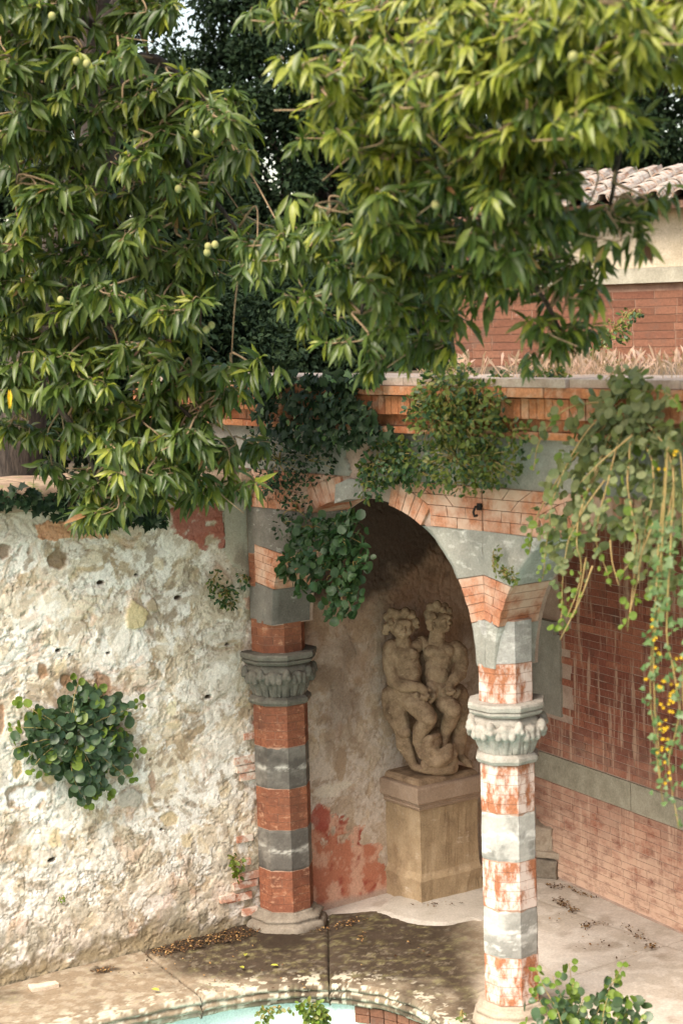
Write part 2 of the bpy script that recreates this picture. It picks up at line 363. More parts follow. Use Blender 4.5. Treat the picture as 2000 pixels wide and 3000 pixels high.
# octagon utilities ---------------------------------------------------------------
def octa_pt(c, ap, k, t, z):       # facet k, t in 0..1 along it
    a0 = TH + math.radians(-22.5 + 45 * k); a1 = a0 + math.radians(45); R = ap / math.cos(math.radians(22.5))
    p = np.array([math.cos(a0), math.sin(a0), 0]) * (1 - t) + np.array([math.cos(a1), math.sin(a1), 0]) * t
    return np.array([c[0], c[1], 0]) + p * R + ZZ * z
def octa_loft(c, prof, seg=5, nz=.004, nsc=14, seed=0, sub=2):
    P = []
    for i in range(len(prof) - 1):
        for k in range(sub): t = k / sub; P.append((prof[i][0] * (1 - t) + prof[i + 1][0] * t, prof[i][1] * (1 - t) + prof[i + 1][1] * t))
    P.append(prof[-1]); V = []
    for ap, z in P:
        for k in range(8):
            for j in range(seg): V.append(octa_pt(c, ap, k, j / seg, z))
    V = np.array(V); n = 8 * seg; m = len(P)
    d = V - np.array([c[0], c[1], 0]); d[:, 2] = 0; d /= np.linalg.norm(d, axis=1)[:, None] + 1e-9
    V = V + d * ((fbm(V * nsc, 4, seed) - .5) * 2 * nz)[:, None]
    V[:, 2] += (fbm(V * nsc, 3, seed + 31) - .5) * nz * (1 if nz > .004 else .3)
    Fc = [(i * n + j, i * n + (j + 1) % n, (i + 1) * n + (j + 1) % n, (i + 1) * n + j) for i in range(m - 1) for j in range(n)]
    Fc.append(tuple(range(n))[::-1]); Fc.append(tuple((m - 1) * n + j for j in range(n)))
    return V, Fc
def octa_bricks(c, ap, z0, z1, rows, mat, nper=(1, 2), depth=.05, jt=.0032, facets=range(8)):
    it = []; h = (z1 - z0) / rows
    for r in range(rows):
        for k in facets:
            n = 1 if (r + k) % 2 else 2
            cuts = [0, 1] if n == 1 else [0, rng.uniform(.4, .6), 1]
            for a, b in zip(cuts[:-1], cuts[1:]):
                pr = ap + rng.uniform(-.0012, .0012); e = jt / (2 * ap * .83)
                a_, b_ = a + (e if a > 0 else 0), b - (e if b < 1 else 0)
                za, zb = z0 + r * h + jt / 2, z0 + (r + 1) * h - jt / 2
                q = lambda R, t, z: octa_pt(c, R, k, t, z)
                back = [q(ap - depth, b_, za), q(ap - depth, a_, za), q(ap - depth, a_, zb), q(ap - depth, b_, zb)]
                front = [q(pr, b_, za), q(pr, a_, za), q(pr, a_, zb), q(pr, b_, zb)]
                it.append((np.array(back + front), mat))
    return it

# remeshed sculpture ----------------------------------------------------------------
def _ico(c, r, sub=2):
    import bmesh
    bm = bmesh.new(); bmesh.ops.create_icosphere(bm, subdivisions=sub, radius=1.0)
    V = np.array([v.co for v in bm.verts]); Fc = [tuple(v.index for v in f.verts) for f in bm.faces]; bm.free()
    return V * np.asarray(r)[None] + np.asarray(c)[None], Fc
_IV, _IF = _ico((0, 0, 0), (1, 1, 1))
class Sculpt:
    def __init__(s): s.mb = MB()
    def ell(s, c, r, rot=None):
        V = _IV * (np.full(3, r) if np.isscalar(r) else np.asarray(r))
        if rot is not None: V = V @ np.asarray(Matrix.Rotation(rot[0], 3, rot[1])).T
        s.mb.add(V + np.asarray(c), _IF)
    def cap(s, a, b, ra, rb, n=6):
        a = np.asarray(a, float); b = np.asarray(b, float); m = max(3, int(np.linalg.norm(b - a) / (min(ra, rb) * .45)) + 1)
        for t in np.linspace(0, 1, m): s.mb.add(_IV * (ra * (1 - t) + rb * t) + a * (1 - t) + b * t, _IF)
    def chain(s, pts, rad):
        for i in range(len(pts) - 1): s.cap(pts[i], pts[i + 1], rad[i], rad[i + 1])
    def build(s, name, mat, voxel, it=4, noise_=0.0, parent=None, nsc=20):
        me = mkmesh(name + '_raw', np.concatenate(s.mb.V), s.mb.F)
        o = bpy.data.objects.new(name + '_raw', me); COL.objects.link(o)
        r = o.modifiers.new('r', 'REMESH'); r.mode = 'VOXEL'; r.voxel_size = voxel
        q = o.modifiers.new('s', 'SMOOTH'); q.iterations = it; q.factor = .5
        dg = bpy.context.evaluated_depsgraph_get(); dg.update(); me2 = bpy.data.meshes.new_from_object(o.evaluated_get(dg))
        bpy.data.objects.remove(o); bpy.data.meshes.remove(me)
        V = np.empty(len(me2.vertices) * 3, np.float32); me2.vertices.foreach_get('co', V); V = V.reshape(-1, 3)
        if noise_:
            N = np.empty(len(V) * 3, np.float32); me2.vertex_normals.foreach_get('vector', N)
            V = V + N.reshape(-1, 3) * ((fbm(V * nsc, 4, 3) - .5) * 2 * noise_)[:, None]; me2.vertices.foreach_set('co', V.astype(np.float32).ravel())
        me2.polygons.foreach_set('use_smooth', np.ones(len(me2.polygons), bool)); me2.materials.clear(); me2.materials.append(mat); me2.name = name
        me2.update(); return me2 if parent is False else link(name, me2, parent)
# ------------------------------------------------------------------ ground
def sheet(name, pts, mat, kind='structure'):
    return tag(link(name, mkmesh(name, pts, [tuple(range(len(pts)))], mat)), kind=kind)
sheet('ground', [(-400, -400, -1.5), (400, -400, -1.5), (400, 600, -1.5), (-400, 600, -1.5)], M_LAWN)
LD = np.array([math.cos(math.radians(34.2)), math.sin(math.radians(34.2)), 0]); LN = np.array([LD[1], -LD[0], 0])
LP = np.array([-.74, 12.646, 0])                       # garden wall passes here
ND = np.array([math.cos(math.radians(38.3)), math.sin(math.radians(38.3)), 0]); NN = np.array([ND[1], -ND[0], 0])
NP = np.array([-.40, 12.80, 0]); CORNER = np.array([1.27, 14.12, 0])
BD = np.array([math.cos(math.radians(-62.5)), math.sin(math.radians(-62.5)), 0]); BN = np.array([BD[1], -BD[0], 0])
far = [LP + LD * -6 - LN * .3, LP + LD * -.1 - LN * .3, CORNER + ND * .3 - NN * .3 + np.array([0, .3, 0]), CORNER + BD * 9 - BN * .4]
gp = [tuple(p + ZZ * 2.9) for p in far] + [(400, 6, 2.9), (400, 600, 2.9), (-400, 600, 2.9), (-400, 9, 2.9)]
sheet('garden_ground', gp, M_SOIL)

# ------------------------------------------------------------------ rough plaster walls
def lw(x, y):                                           # photo -> (s,z) on the garden wall
    q = onpl(x, y, LP, LN); return (q - LP) @ LD, q[2]
def nw(x, y):
    q = onpl(x, y, NP, NN); return (q - NP) @ ND, q[2]
def spot(S, Zc, pos, rx, rz, seed, amt=.6):
    d = np.hypot((S - pos[0]) / rx, (Zc - pos[1]) / rz); P = np.stack([S * 14, Zc * 14, np.full_like(S, seed)], 1)
    return 1 - smooth(.75, 1.0, d + (fbm(P, 4, seed) - .5) * amt * 2)
def poly_mask(S, Zc, pts):
    ins = np.zeros(len(S), bool); n = len(pts)
    for i in range(n):
        x1, y1 = pts[i]; x2, y2 = pts[(i + 1) % n]
        c = ((y1 > Zc) != (y2 > Zc)) & (S < (x2 - x1) * (Zc - y1) / (y2 - y1 + 1e-12) + x1); ins ^= c
    return ins
def wall_grid(name, P0, D, N, s0, s1, z0, z1, step, paint, mat, parent, top=None):
    nu, nv = int((s1 - s0) / step) + 1, int((z1 - z0) / step) + 1
    s = np.linspace(s0, s1, nu); t = np.linspace(0, 1, nv); S, T = [a.ravel() for a in np.meshgrid(s, t, indexing='ij')]
    zt = z1 if top is None else top(S)
    Zc = z0 + (zt - z0) * T
    h, c = paint(S, Zc)
    V = P0[None] + np.outer(S, D) + np.outer(h, N); V[:, 2] = Zc
    return link(name, mkmesh(name, V, gridfaces(nu, nv), mat, True, col=c), parent)
def paint_plaster(S, Zc, tone=1.0, seed=0, cracks=1.0):
    P = np.stack([S, Zc, np.full_like(S, seed * 3.7)], 1)
    Wp = P + (np.stack([fbm(P * 3, 3, 40 + seed), fbm(P * 3, 3, 50 + seed), np.zeros_like(S)], 1) - .5) * .22
    n1 = fbm(P * 1.7, 4, 1 + seed); n2 = fbm(Wp * 7, 5, 2 + seed); n3 = fbm(P * 34, 5, 3 + seed, .6); n4 = fbm(P * 3.2, 7, 9 + seed, .58); nf = fbm(P * 90, 3, 13 + seed)
    b1, b2, idv = worley(Wp[:, :2] * 8.5 + seed, 3); st = smooth(0.02, .3, b2 - b1); big1, big2, bid = worley(Wp[:, :2] * 4.2, 17)
    loss = smooth(.50, .54, n4)                          # where the skim coat has come away
    ng = fbm(P * 60, 4, 15 + seed, .7)
    h = .022 * (n1 - .5) + loss * (-.007) + (.25 + .75 * loss) * (.004 * st * (.4 + idv) + .004 * smooth(0, .25, big2 - big1)) + .007 * (n2 - .5) + .0058 * (n3 - .5) + .005 * (ng - .5)
    wh = fbm(Wp * 4.6, 7, 27 + seed, .64); dk = fbm(Wp * 5.5 + 4, 7, 21 + seed, .64); fine = fbm(Wp * 19, 5, 37 + seed, .66)
    c = np.tile(np.array([.50, .40, .28]), (len(S), 1)); c = mixc(c, (.36, .265, .17), smooth(.50, .60, dk) * .85)
    c = mixc(c, (.66, .57, .44), smooth(.45, .53, n2)); c = mixc(c, (.83, .785, .715), smooth(.465, .525, wh) * .95)
    c = mixc(c, (.34, .25, .16), smooth(.555, .61, fine) * .6); c = mixc(c, (.82, .78, .72), smooth(.58, .66, fbm(Wp * 16, 5, 47 + seed, .66)) * .6)
    c = mixc(c, (.44, .35, .25), loss * .28 * (.4 + .6 * idv)); c = mixc(c, (.66, .52, .31), smooth(.90, .95, idv) * smooth(.1, .3, b2 - b1) * .5)
    c = mixc(c, (.56, .33, .22), smooth(.72, .80, bid) * smooth(.54, .64, n2) * .4)
    c = mixc(c, (.27, .205, .14), smooth(.585, .66, fbm(Wp * 10, 7, 31 + seed, .66)) * .75); c = c * (.72 + .36 * n3 + .20 * ng)[:, None]
    sk = fbm(Wp * 4.4 + 9, 7, 44 + seed, .58); skm = smooth(.505, .522, sk); c = mixc(c, (.78, .715, .61), skm * .30); h += skm * .004; h -= np.exp(-((sk - .503) / .006) ** 2) * .0025
    edge = np.exp(-((n4 - .52) / .008) ** 2); c = mixc(c, (.26, .20, .14), edge * .55 * cracks); h -= edge * .006 * cracks
    cr = fbm(P * 2.6 + 5, 7, 61 + seed, .6); ck = np.exp(-((cr - .5) / .0045) ** 2) * smooth(.48, .6, n1)
    ck = ck * smooth(.5, .6, fbm(P * 4, 4, 66)); h -= ck * .008 * cracks; c = mixc(c, (.18, .13, .09), ck * .6 * cracks)
    pit = smooth(.70, .76, fbm(Wp * 24, 4, 71 + seed)); h -= pit * .008; c = mixc(c, (.26, .19, .12), pit * .4)
    return h, c * tone
def paint_garden(S, Zc):
    h, c = paint_plaster(S, Zc)
    # dirt and painted canopy shade at the upper right; browner below the coping
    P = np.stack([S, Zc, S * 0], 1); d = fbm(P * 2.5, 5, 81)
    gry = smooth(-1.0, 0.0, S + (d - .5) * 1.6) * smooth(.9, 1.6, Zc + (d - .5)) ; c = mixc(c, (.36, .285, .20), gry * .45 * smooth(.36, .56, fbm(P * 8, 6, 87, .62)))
    lft = smooth(.9, 1.9, -S) * (1 - smooth(1.2, 2.6, Zc)); c = mixc(c, (.86, .82, .76), lft * .45 * smooth(.40, .52, fbm(P * 6, 6, 88)))  # whitewash, with the stronger light at lower left put into the colour
    m = smooth(2.55, 3.0, Zc + (d - .5) * .8); c = mixc(c, (.46, .36, .26), m * .5)
    # damp foot
    dm = 1 - smooth(.05, .62, Zc + (fbm(P * 4, 5, 83) - .5) * .75); c = mixc(c, (.32, .28, .20), dm * smooth(.38, .6, fbm(P * 13, 5, 84)) * .95)
    ft = 1 - smooth(.03, .18, Zc + (fbm(P * 5, 4, 85) - .5) * .30); c = mixc(c, (.33, .26, .155), ft * .85); h -= ft * .02
    for (x, y, rx, rz, col, dep, sd) in [(135, 1283, .075, .10, (.21, .135, .07), .012, 1), (100, 1540, .05, .07, (.30, .17, .09), .006, 2), (150, 1568, .05, .05, (.26, .15, .08), .006, 3),
        (235, 1585, .07, .13, (.34, .20, .12), .008, 4), (312, 1410, .10, .11, (.60, .49, .27), -.02, 5), (350, 1390, .045, .05, (.42, .33, .22), -.012, 6), (395, 1630, .05, .05, (.72, .63, .44), 0, 7),
        (60, 1830, .17, .10, (.36, .27, .19), .012, 8), (62, 1826, .13, .075, (.82, .79, .76), .004, 9), (40, 1770, .04, .08, (.52, .38, .22), .004, 10), (118, 1780, .09, .07, (.55, .41, .24), .008, 11),
        (350, 1790, .03, .10, (.40, .28, .2), .008, 12), (300, 1835, .10, .08, (.48, .44, .37), -.012, 13), (10, 1270, .06, .06, (.22, .15, .1), .014, 14), (2, 1640, .03, .12, (.35, .2, .12), .01, 15),
        (390, 1880, .07, .05, (.55, .43, .26), .006, 16), (585, 1660, .03, .03, (.4, .2, .14), 0, 17), (430, 1930, .05, .06, (.62, .50, .32), 0, 18), (130, 1925, .06, .06, (.66, .52, .32), 0, 19)]:
        k = spot(S, Zc, lw(x, y), rx, rz, sd); c = mixc(c, col, k * .9); h -= k * dep
    for (x, y, r) in [(232, 1338, .025), (133, 1494, .022), (160, 1503, .016), (312, 1320, .02), (345, 1745, .016), (372, 1905, .02), (120, 1975, .02), (250, 1500, .014), (410, 1372, .03), (480, 1600, .03), (525, 1480, .02)]:
        k = spot(S, Zc, lw(x, y), r * 1.1, r * .6, int(x), .9); c = mixc(c, (.06, .045, .03), k); h -= k * .035
    # remains of red paint at the top
    for pts, col, sd in [([(385, 1168), (512, 1150), (512, 1262), (455, 1262), (420, 1235), (388, 1225)], (.33, .095, .065), 1), ([(80, 1205), (260, 1200), (255, 1232), (90, 1238)], (.56, .28, .15), 2), ([(555, 1375), (572, 1370), (572, 1400), (555, 1400)], (.5, .28, .2), 3)]:
        q = [lw(*p) for p in pts]; wob = (fbm(P * 12, 4, 90 + sd) - .5) * .10
        k = poly_mask(S + wob, Zc + wob * .7, q) * smooth(.36, .47, fbm(P * 9 + sd, 5, 93)); c = mixc(c, col, k * .9); h += k * .006
    return h, c
LSTART = -3.6
gw = thing('garden_wall', 'crumbling cream plastered garden wall to the left of the darker column', 'wall', LP - LD * 1.2)
zt = 3.14
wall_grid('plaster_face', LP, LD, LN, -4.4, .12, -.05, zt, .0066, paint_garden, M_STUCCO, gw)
mb = MB(); A0, A1 = LP + LD * -6, LP + LD * .12
mb.add(*hexa([A1 - LN * .5 - ZZ * .4, A0 - LN * .5 - ZZ * .4, A0 - LN * .5 + ZZ * zt, A1 - LN * .5 + ZZ * zt], [A1 - LN * .075 - ZZ * .4, A0 - LN * .075 - ZZ * .4, A0 - LN * .075 + ZZ * (zt - .02), A1 - LN * .075 + ZZ * (zt - .02)]))
mb.build('wall_core', M_MORT, gw)
# smooth grey pier strip by the column
def strip_paint(S, Zc):
    P = np.stack([S, Zc, S * 0 + 3], 1); n = fbm(P * 12, 5, 5); h = .026 + (n - .5) * .014; c = mixc(np.tile(np.array([.38, .34, .27]), (len(S), 1)), (.26, .22, .17), smooth(.45, .65, n))
    low = smooth(2.62, 2.70, Zc + (n - .5) * .25 + (S + .12) * .9); h = h * low - .03 * (1 - low); return h, c
s0, _ = lw(512, 1200); wall_grid('pier_strip', LP, LD, LN, s0, .12, 2.5, 3.15, .01, strip_paint, M_STUCCO, gw)
# coping stones
cur = -4.4; it = 0
while cur < .1:
    L = rng.uniform(.7, 1.0); e = min(cur + L, .12); mbv = []; n = 22
    prof = [(-.02, -.13), (.10, -.14), (.155, -.10), (.165, -.03), (.14, .02), (.02, .045), (-.5, .05)]
    ss = np.linspace(cur + .006, e - .006, n); V = []
    for s in ss:
        for (o_, z_) in prof: V.append(LP + LD * s + LN * o_ + ZZ * (3.26 + z_ + .02 * (-.9 - s)))
    V = np.array(V); V += ((fbm(V * 9, 4, 7) - .5) * .05)[:, None] * (LN * .9 + ZZ * .35)[None]
    k = len(prof); Fc = [(i * k + j, (i + 1) * k + j, (i + 1) * k + j + 1, i * k + j + 1) for i in range(n - 1) for j in range(k - 1)]
    Fc += [tuple(range(k)), tuple((n - 1) * k + j for j in range(k))[::-1]]
    link('coping_stone', mkmesh('coping_stone', V, Fc, M_COPE, True), gw); cur = e
# bricks laid bare beside the column
its = []
for (x, y, w_, hh) in [(560, 1745, .17, .05), (562, 1764, .15, .045), (566, 1782, .12, .05), (570, 2010, .17, .05), (562, 2030, .20, .05), (548, 2060, .2, .05), (572, 1690, .10, .045), (560, 1925, .13, .045), (556, 1980, .12, .045), (572, 2092, .12, .05), (520, 2062, .12, .05)]:
    s, z = lw(x, y); pr = .024 + rng.uniform(-.004, .006); q = lambda a, o_, b: LP + LD * (s + a * w_ / 2) + LN * o_ + ZZ * (z + b * hh / 2)
    its.append((np.array([q(1, -.08, -1), q(-1, -.08, -1), q(-1, -.08, 1), q(1, -.08, 1), q(1, pr, -1), q(-1, pr, -1), q(-1, pr - .006, 1), q(1, pr - .004, 1)]), M_BRL))
put_pieces(gw, 'brick', its)

def paint_niche(S, Zc):
    h, c = paint_plaster(S, Zc, 1.0, 5, .7); P = np.stack([S, Zc, S * 0 + 9], 1); n = fbm(P * 3, 5, 14)
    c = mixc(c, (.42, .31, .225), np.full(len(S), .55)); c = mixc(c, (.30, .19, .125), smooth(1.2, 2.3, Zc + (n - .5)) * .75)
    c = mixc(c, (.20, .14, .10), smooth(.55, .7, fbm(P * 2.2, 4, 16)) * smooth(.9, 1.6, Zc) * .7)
    q = [nw(*p) for p in [(712, 1868), (770, 1862), (792, 1890), (835, 1900), (822, 1925), (862, 1945), (880, 1990), (900, 2000), (905, 2090), (700, 2140)]]
    wob = (fbm(P * 11, 7, 18, .66) - .5) * .26; k = poly_mask(S + wob, Zc + wob, q) * 1.0
    red = mixc(np.tile(np.array([.46, .185, .115]), (len(S), 1)), (.60, .36, .26), smooth(.40, .58, fbm(P * np.array([9, 8, 1]), 6, 19, .62))); red = mixc(red, (.34, .09, .06), smooth(.55, .7, fbm(P * 10, 4, 23)))
    k = k * smooth(.40, .46, fbm(P * 12, 6, 29, .62) + .4 * (1 - smooth(.1, .6, Zc))); c = c * (1 - k[:, None]) + red * k[:, None]; h = h * (1 - .6 * k) + k * .004
    ed = spot(S, Zc, nw(735, 1880), .10, .10, 4); c = mixc(c, (.38, .10, .075), ed * .8)
    sl = smooth(2.18, 2.42, Zc + (fbm(P * 3.5, 5, 33) - .5) * .9 - .25 * (S - .9)); c = mixc(c, (.075, .05, .038), sl * .92); h -= sl * .012  # dark stain at the top, also painting the shade under the vault
    w = spot(S, Zc, nw(760, 1815), .22, .05, 6); c = mixc(c, (.70, .63, .52), w * .8)
    ft = 1 - smooth(.02, .07, Zc + (n - .5) * .1); c = mixc(c, (.42, .33, .27), ft * .8); return h, c
nwt = thing('niche_wall', 'rough brown plastered back wall under the arch, red paint at its foot', 'wall', NP + ND * 1.0)
NL = float((CORNER - NP) @ ND)
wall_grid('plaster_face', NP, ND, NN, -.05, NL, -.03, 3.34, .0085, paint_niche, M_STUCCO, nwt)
mb = MB(); A0, A1 = NP - ND * .05, NP + ND * (NL + .3)
mb.add(*hexa([A1 - NN * .4 - ZZ * .3, A0 - NN * .4 - ZZ * .3, A0 - NN * .4 + ZZ * 3.3, A1 - NN * .4 + ZZ * 3.3], [A1 - NN * .07 - ZZ * .3, A0 - NN * .07 - ZZ * .3, A0 - NN * .07 + ZZ * 3.3, A1 - NN * .07 + ZZ * 3.3])); mb.build('wall_core', M_MORT, nwt)

# ------------------------------------------------------------------ brick wall of the bay
bw = thing('brick_wall', 'old red brick back wall of the loggia with a grey stone band', 'wall', CORNER + BD * 1.5)
def bwp(x, y): q = onpl(x, y, CORNER, BN); return (q - CORNER) @ BD, q[2]
zb0 = np.mean([bwp(1568 * .784, 2293 * .784)[1], bwp(1972 * .784, 2395 * .784)[1]]); zb1 = np.mean([bwp(1568 * .784, 2217 * .784)[1], bwp(1946 * .784, 2300 * .784)[1]])
ps0, ps1 = bwp(1228, 1550)[0], bwp(1290, 1550)[0]; pz0, pz1 = bwp(1270, 1640)[1], bwp(1270, 1425)[1]
skip = lambda s, z: (zb0 - .02 < z < zb1 + .02) or (s < ps1 and z > pz0 - .02)
WL = 6.5
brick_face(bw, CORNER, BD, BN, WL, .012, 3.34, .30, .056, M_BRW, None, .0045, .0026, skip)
mb = MB(); A0, A1 = CORNER - BD * .3, CORNER + BD * WL
mb.add(*hexa([A1 - BN * .4 - ZZ * .3, A0 - BN * .4 - ZZ * .3, A0 - BN * .4 + ZZ * 3.34, A1 - BN * .4 + ZZ * 3.34], [A1 - BN * .002 - ZZ * .3, A0 - BN * .002 - ZZ * .3, A0 - BN * .002 + ZZ * 3.34, A1 - BN * .002 + ZZ * 3.34])); mb.build('wall_core', M_MORTW, bw)
def slab_on(P0, D, N, s0, s1, z0, z1, pr, name, mat, parent, step=.04, nz=.006):
    nu, nv = max(2, int((s1 - s0) / step)), max(2, int((z1 - z0) / step)); s = np.linspace(s0, s1, nu); z = np.linspace(z0, z1, nv)
    S, Zc = [a.ravel() for a in np.meshgrid(s, z, indexing='ij')]; V = P0[None] + np.outer(S, D) + np.outer(Zc, ZZ)
    V = V + np.outer(pr + (fbm(V * 12, 4, 3) - .5) * 2 * nz, N); F1 = [tuple(f) for f in gridfaces(nu, nv)]
    a = np.arange(nu * nv).reshape(nu, nv); rim = list(a[:, 0]) + list(a[-1, 1:]) + list(a[-2::-1, -1]) + list(a[0, -2:0:-1]); b = len(V)
    V2 = V[rim] - np.outer(np.full(len(rim), pr + .04), N); V = np.vstack([V, V2]); n = len(rim)
    F1 += [(rim[i], rim[(i + 1) % n], b + (i + 1) % n, b + i) for i in range(n)]
    return link(name, mkmesh(name, V, F1, mat), parent)
for a, b in [(-.02, 1.62), (1.628, 3.3), (3.308, WL)]: slab_on(CORNER, BD, BN, a, b, zb0, zb1, .016, 'stone_band', M_LINT, bw)
slab_on(CORNER, BD, BN, 0.0, ps1, pz0, pz1 - .10, .02, 'pilaster', M_GPLAST, bw); slab_on(CORNER, BD, BN, 0.0, ps1 - .03, pz1 - .098, pz1, .055, 'impost', M_GPLAST, bw)

# ------------------------------------------------------------------ terrace
def cpt(x, y, z=0.0): return onz((300 + x / 1.4255) * .784, (2700 + y / 1.4255) * .784, z)
LIP = [(-3.6, 10.05, 0), (-3.0, 10.33, 0), (-2.3, 10.66, 0), (-1.593, 10.97, 0), (-.954, 11.285, 0), (-.60, 11.415, 0), (-.2, 11.44, 0), (.067, 11.35, 0), (.22, 11.25, 0), (.367, 11.09, 0), (.50, 10.86, 0), (.64, 10.55, 0), (.95, 10.12, 0), (1.5, 9.65, 0), (2.4, 9.2, 0), (3.6, 8.8, 0)]
BK = [LP + LD * -3.3, LP + LD * -2.6, LP + LD * -1.9, LP + LD * -1.25, LP + LD * -.7, LP + LD * -.3, LP + LD * .1, onz(1105 * .784, 2673 * .784, 0), onz(1182 * .784, 2703 * .784, 0), onz(1291 * .784, 2716 * .784, 0), onz(1424 * .784, 2696 * .784, 0), np.array([1.12, 12.2, 0]), np.array([1.35, 11.35, 0]), np.array([1.9, 10.6, 0]), np.array([2.9, 10.0, 0]), np.array([4.2, 9.5, 0])]
lipc = spline(LIP, 60); bkc = spline(BK, 60)
terr = thing('terrace_edge', 'mossy stone paving with a moulded curving lip above the pool', 'paving', (0, 12, 0))
terr['kind'] = 'structure'
def paint_terr(V, w):
    P = V.copy(); P[:, 2] = 0; n1 = fbm(P * 2.2, 5, 101); n2 = fbm(P * 17, 6, 102, .62); n3 = fbm(P * 30, 4, 103)
    c = mixc(np.tile(np.array([.22, .17, .115]), (len(V), 1)), (.30, .25, .185), smooth(.45, .6, n2))
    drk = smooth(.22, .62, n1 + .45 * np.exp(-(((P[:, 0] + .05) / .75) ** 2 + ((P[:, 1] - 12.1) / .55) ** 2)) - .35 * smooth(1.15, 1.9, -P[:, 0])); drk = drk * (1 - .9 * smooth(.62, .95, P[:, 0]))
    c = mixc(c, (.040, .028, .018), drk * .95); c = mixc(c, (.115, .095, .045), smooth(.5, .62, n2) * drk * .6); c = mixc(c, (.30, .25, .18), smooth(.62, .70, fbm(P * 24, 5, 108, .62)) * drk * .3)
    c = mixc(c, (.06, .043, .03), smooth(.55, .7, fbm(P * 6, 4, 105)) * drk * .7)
    lic, _, li = worley(P[:, :2] * 13 + (fbm(P * 30, 3, 104)[:, None] - .5) * .5, 7); V3 = V * np.array([1, 1, 2.5]); lm = (1 - smooth(.14, .24, lic)) * smooth(.62, .66, li)
    lm = np.maximum(lm, smooth(.55, .60, fbm(V3 * 15, 5, 106, .6)) * (1 - smooth(.08, .34, w + (n1 - .5) * .3)))
    c = mixc(c, (.50, .46, .36), lm * (.12 + .80 * (1 - smooth(.08, .34, w)))); c = mixc(c, (.28, .26, .13), smooth(.66, .7, n2) * .3)
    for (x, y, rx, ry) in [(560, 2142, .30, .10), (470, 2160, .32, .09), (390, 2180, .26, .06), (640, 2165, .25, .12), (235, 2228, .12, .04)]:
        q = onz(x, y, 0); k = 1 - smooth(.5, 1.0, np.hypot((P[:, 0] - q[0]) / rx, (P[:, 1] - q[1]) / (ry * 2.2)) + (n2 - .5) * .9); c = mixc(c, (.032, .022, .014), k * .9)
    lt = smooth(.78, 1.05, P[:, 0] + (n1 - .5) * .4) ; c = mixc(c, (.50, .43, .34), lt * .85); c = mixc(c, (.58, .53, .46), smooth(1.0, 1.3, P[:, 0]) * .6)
    return c
joints = []
for (xa, ya), (xb, yb) in [((430, 330), (250, 185)), ((945, 265), (945, 60)), ((1390, 375), (1568, 300))]: joints.append((cpt(xa, ya), cpt(xb, yb)))
def tpar(p): return int(np.argmin(((lipc - p) ** 2)[:, :2].sum(1)))
jt_lip = [tpar(j[0]) for j in joints]; jt_bk = []
for (a, b) in joints:
    d = (b - a)[:2]; r = bkc[:, :2] - a[:2]; jt_bk.append(int(np.argmin(np.abs(r[:, 0] * d[1] - r[:, 1] * d[0]) / (np.linalg.norm(d)) + np.where(r @ d < 0, 9, 0))))
lb = [0] + sorted(jt_lip) + [len(lipc) - 1]; bb = [0] + sorted(jt_bk) + [len(bkc) - 1]
extra = [(int(lb[0] + (lb[1] - lb[0]) * .42), int(bb[0] + (bb[1] - bb[0]) * .40))]
lb.insert(1, extra[0][0]); bb.insert(1, extra[0][1])
PROF = [(-.0, -.004), (-.012, -.015), (-.022, -.03), (-.014, -.043), (.004, -.05), (-.004, -.058), (-.02, -.07), (-.022, -.085), (-.008, -.098), (.008, -.102), (.004, -.11), (.0, -.125), (.012, -.14), (.12, -.145)]
for i in range(len(lb) - 1):
    nu = max(30, int((lb[i + 1] - lb[i]) * .75)); tt = np.linspace(0, 1, nu)
    a = np.stack([np.interp(lb[i] + tt * (lb[i + 1] - lb[i]), np.arange(len(lipc)), lipc[:, k]) for k in range(3)], 1)
    b = np.stack([np.interp(bb[i] + tt * (bb[i + 1] - bb[i]), np.arange(len(bkc)), bkc[:, k]) for k in range(3)], 1)
    nw_ = 90; q = np.linspace(0, 1, nw_); dirv = b - a; ln = np.linalg.norm(dirv, axis=1); du = dirv / ln[:, None]
    tn = np.gradient(a, axis=0); tn /= np.linalg.norm(tn, axis=1)[:, None] + 1e-9; nrm = np.stack([-tn[:, 1], tn[:, 0], tn[:, 2] * 0], 1)
    rows = [];
    for (o_, z_) in PROF[::-1]: rows.append((a + nrm * o_ + ZZ * z_, np.zeros(nu) + .0))
    for qq in q: rows.append((a + dirv * qq, ln * qq))
    V = np.stack([r[0] for r in rows], 1).reshape(-1, 3); w = np.stack([r[1] for r in rows], 1).ravel(); nv = len(rows)
    T = np.repeat(tt, nv); L_ = np.repeat(np.linalg.norm(b - a, axis=1) * 0 + np.hypot(*(a[-1] - a[0])[:2]), nv)
    gj = np.minimum(T, 1 - T) * L_; gjn = gj + (fbm(V * 20, 3, 9) - .5) * .014
    V[:, 2] += .006 + (fbm(V * 5, 4, 111) - .5) * .022 + (fbm(V * 28, 4, 112) - .5) * .008 - .016 * (1 - smooth(.0, .007, gjn))
    Pk = V.copy(); V += (fbm(Pk * 14, 4, 113) - .5)[:, None] * np.where(w[:, None] < .01, .022, 0) * np.repeat(nrm, nv, 0)
    c = paint_terr(V, w); c = mixc(c, (.05, .038, .025), (1 - smooth(.001, .008, gjn)) * .45)
    V[:, :2] += (np.repeat(tn, nv, 0) * (np.where(T < .5, 1, -1) * .002 * (np.minimum(T, 1 - T) < .001))[:, None])[:, :2]
    link('paving_slab', mkmesh('paving_slab', V, gridfaces(nu, nv), M_FLOOR, True, col=c), terr)
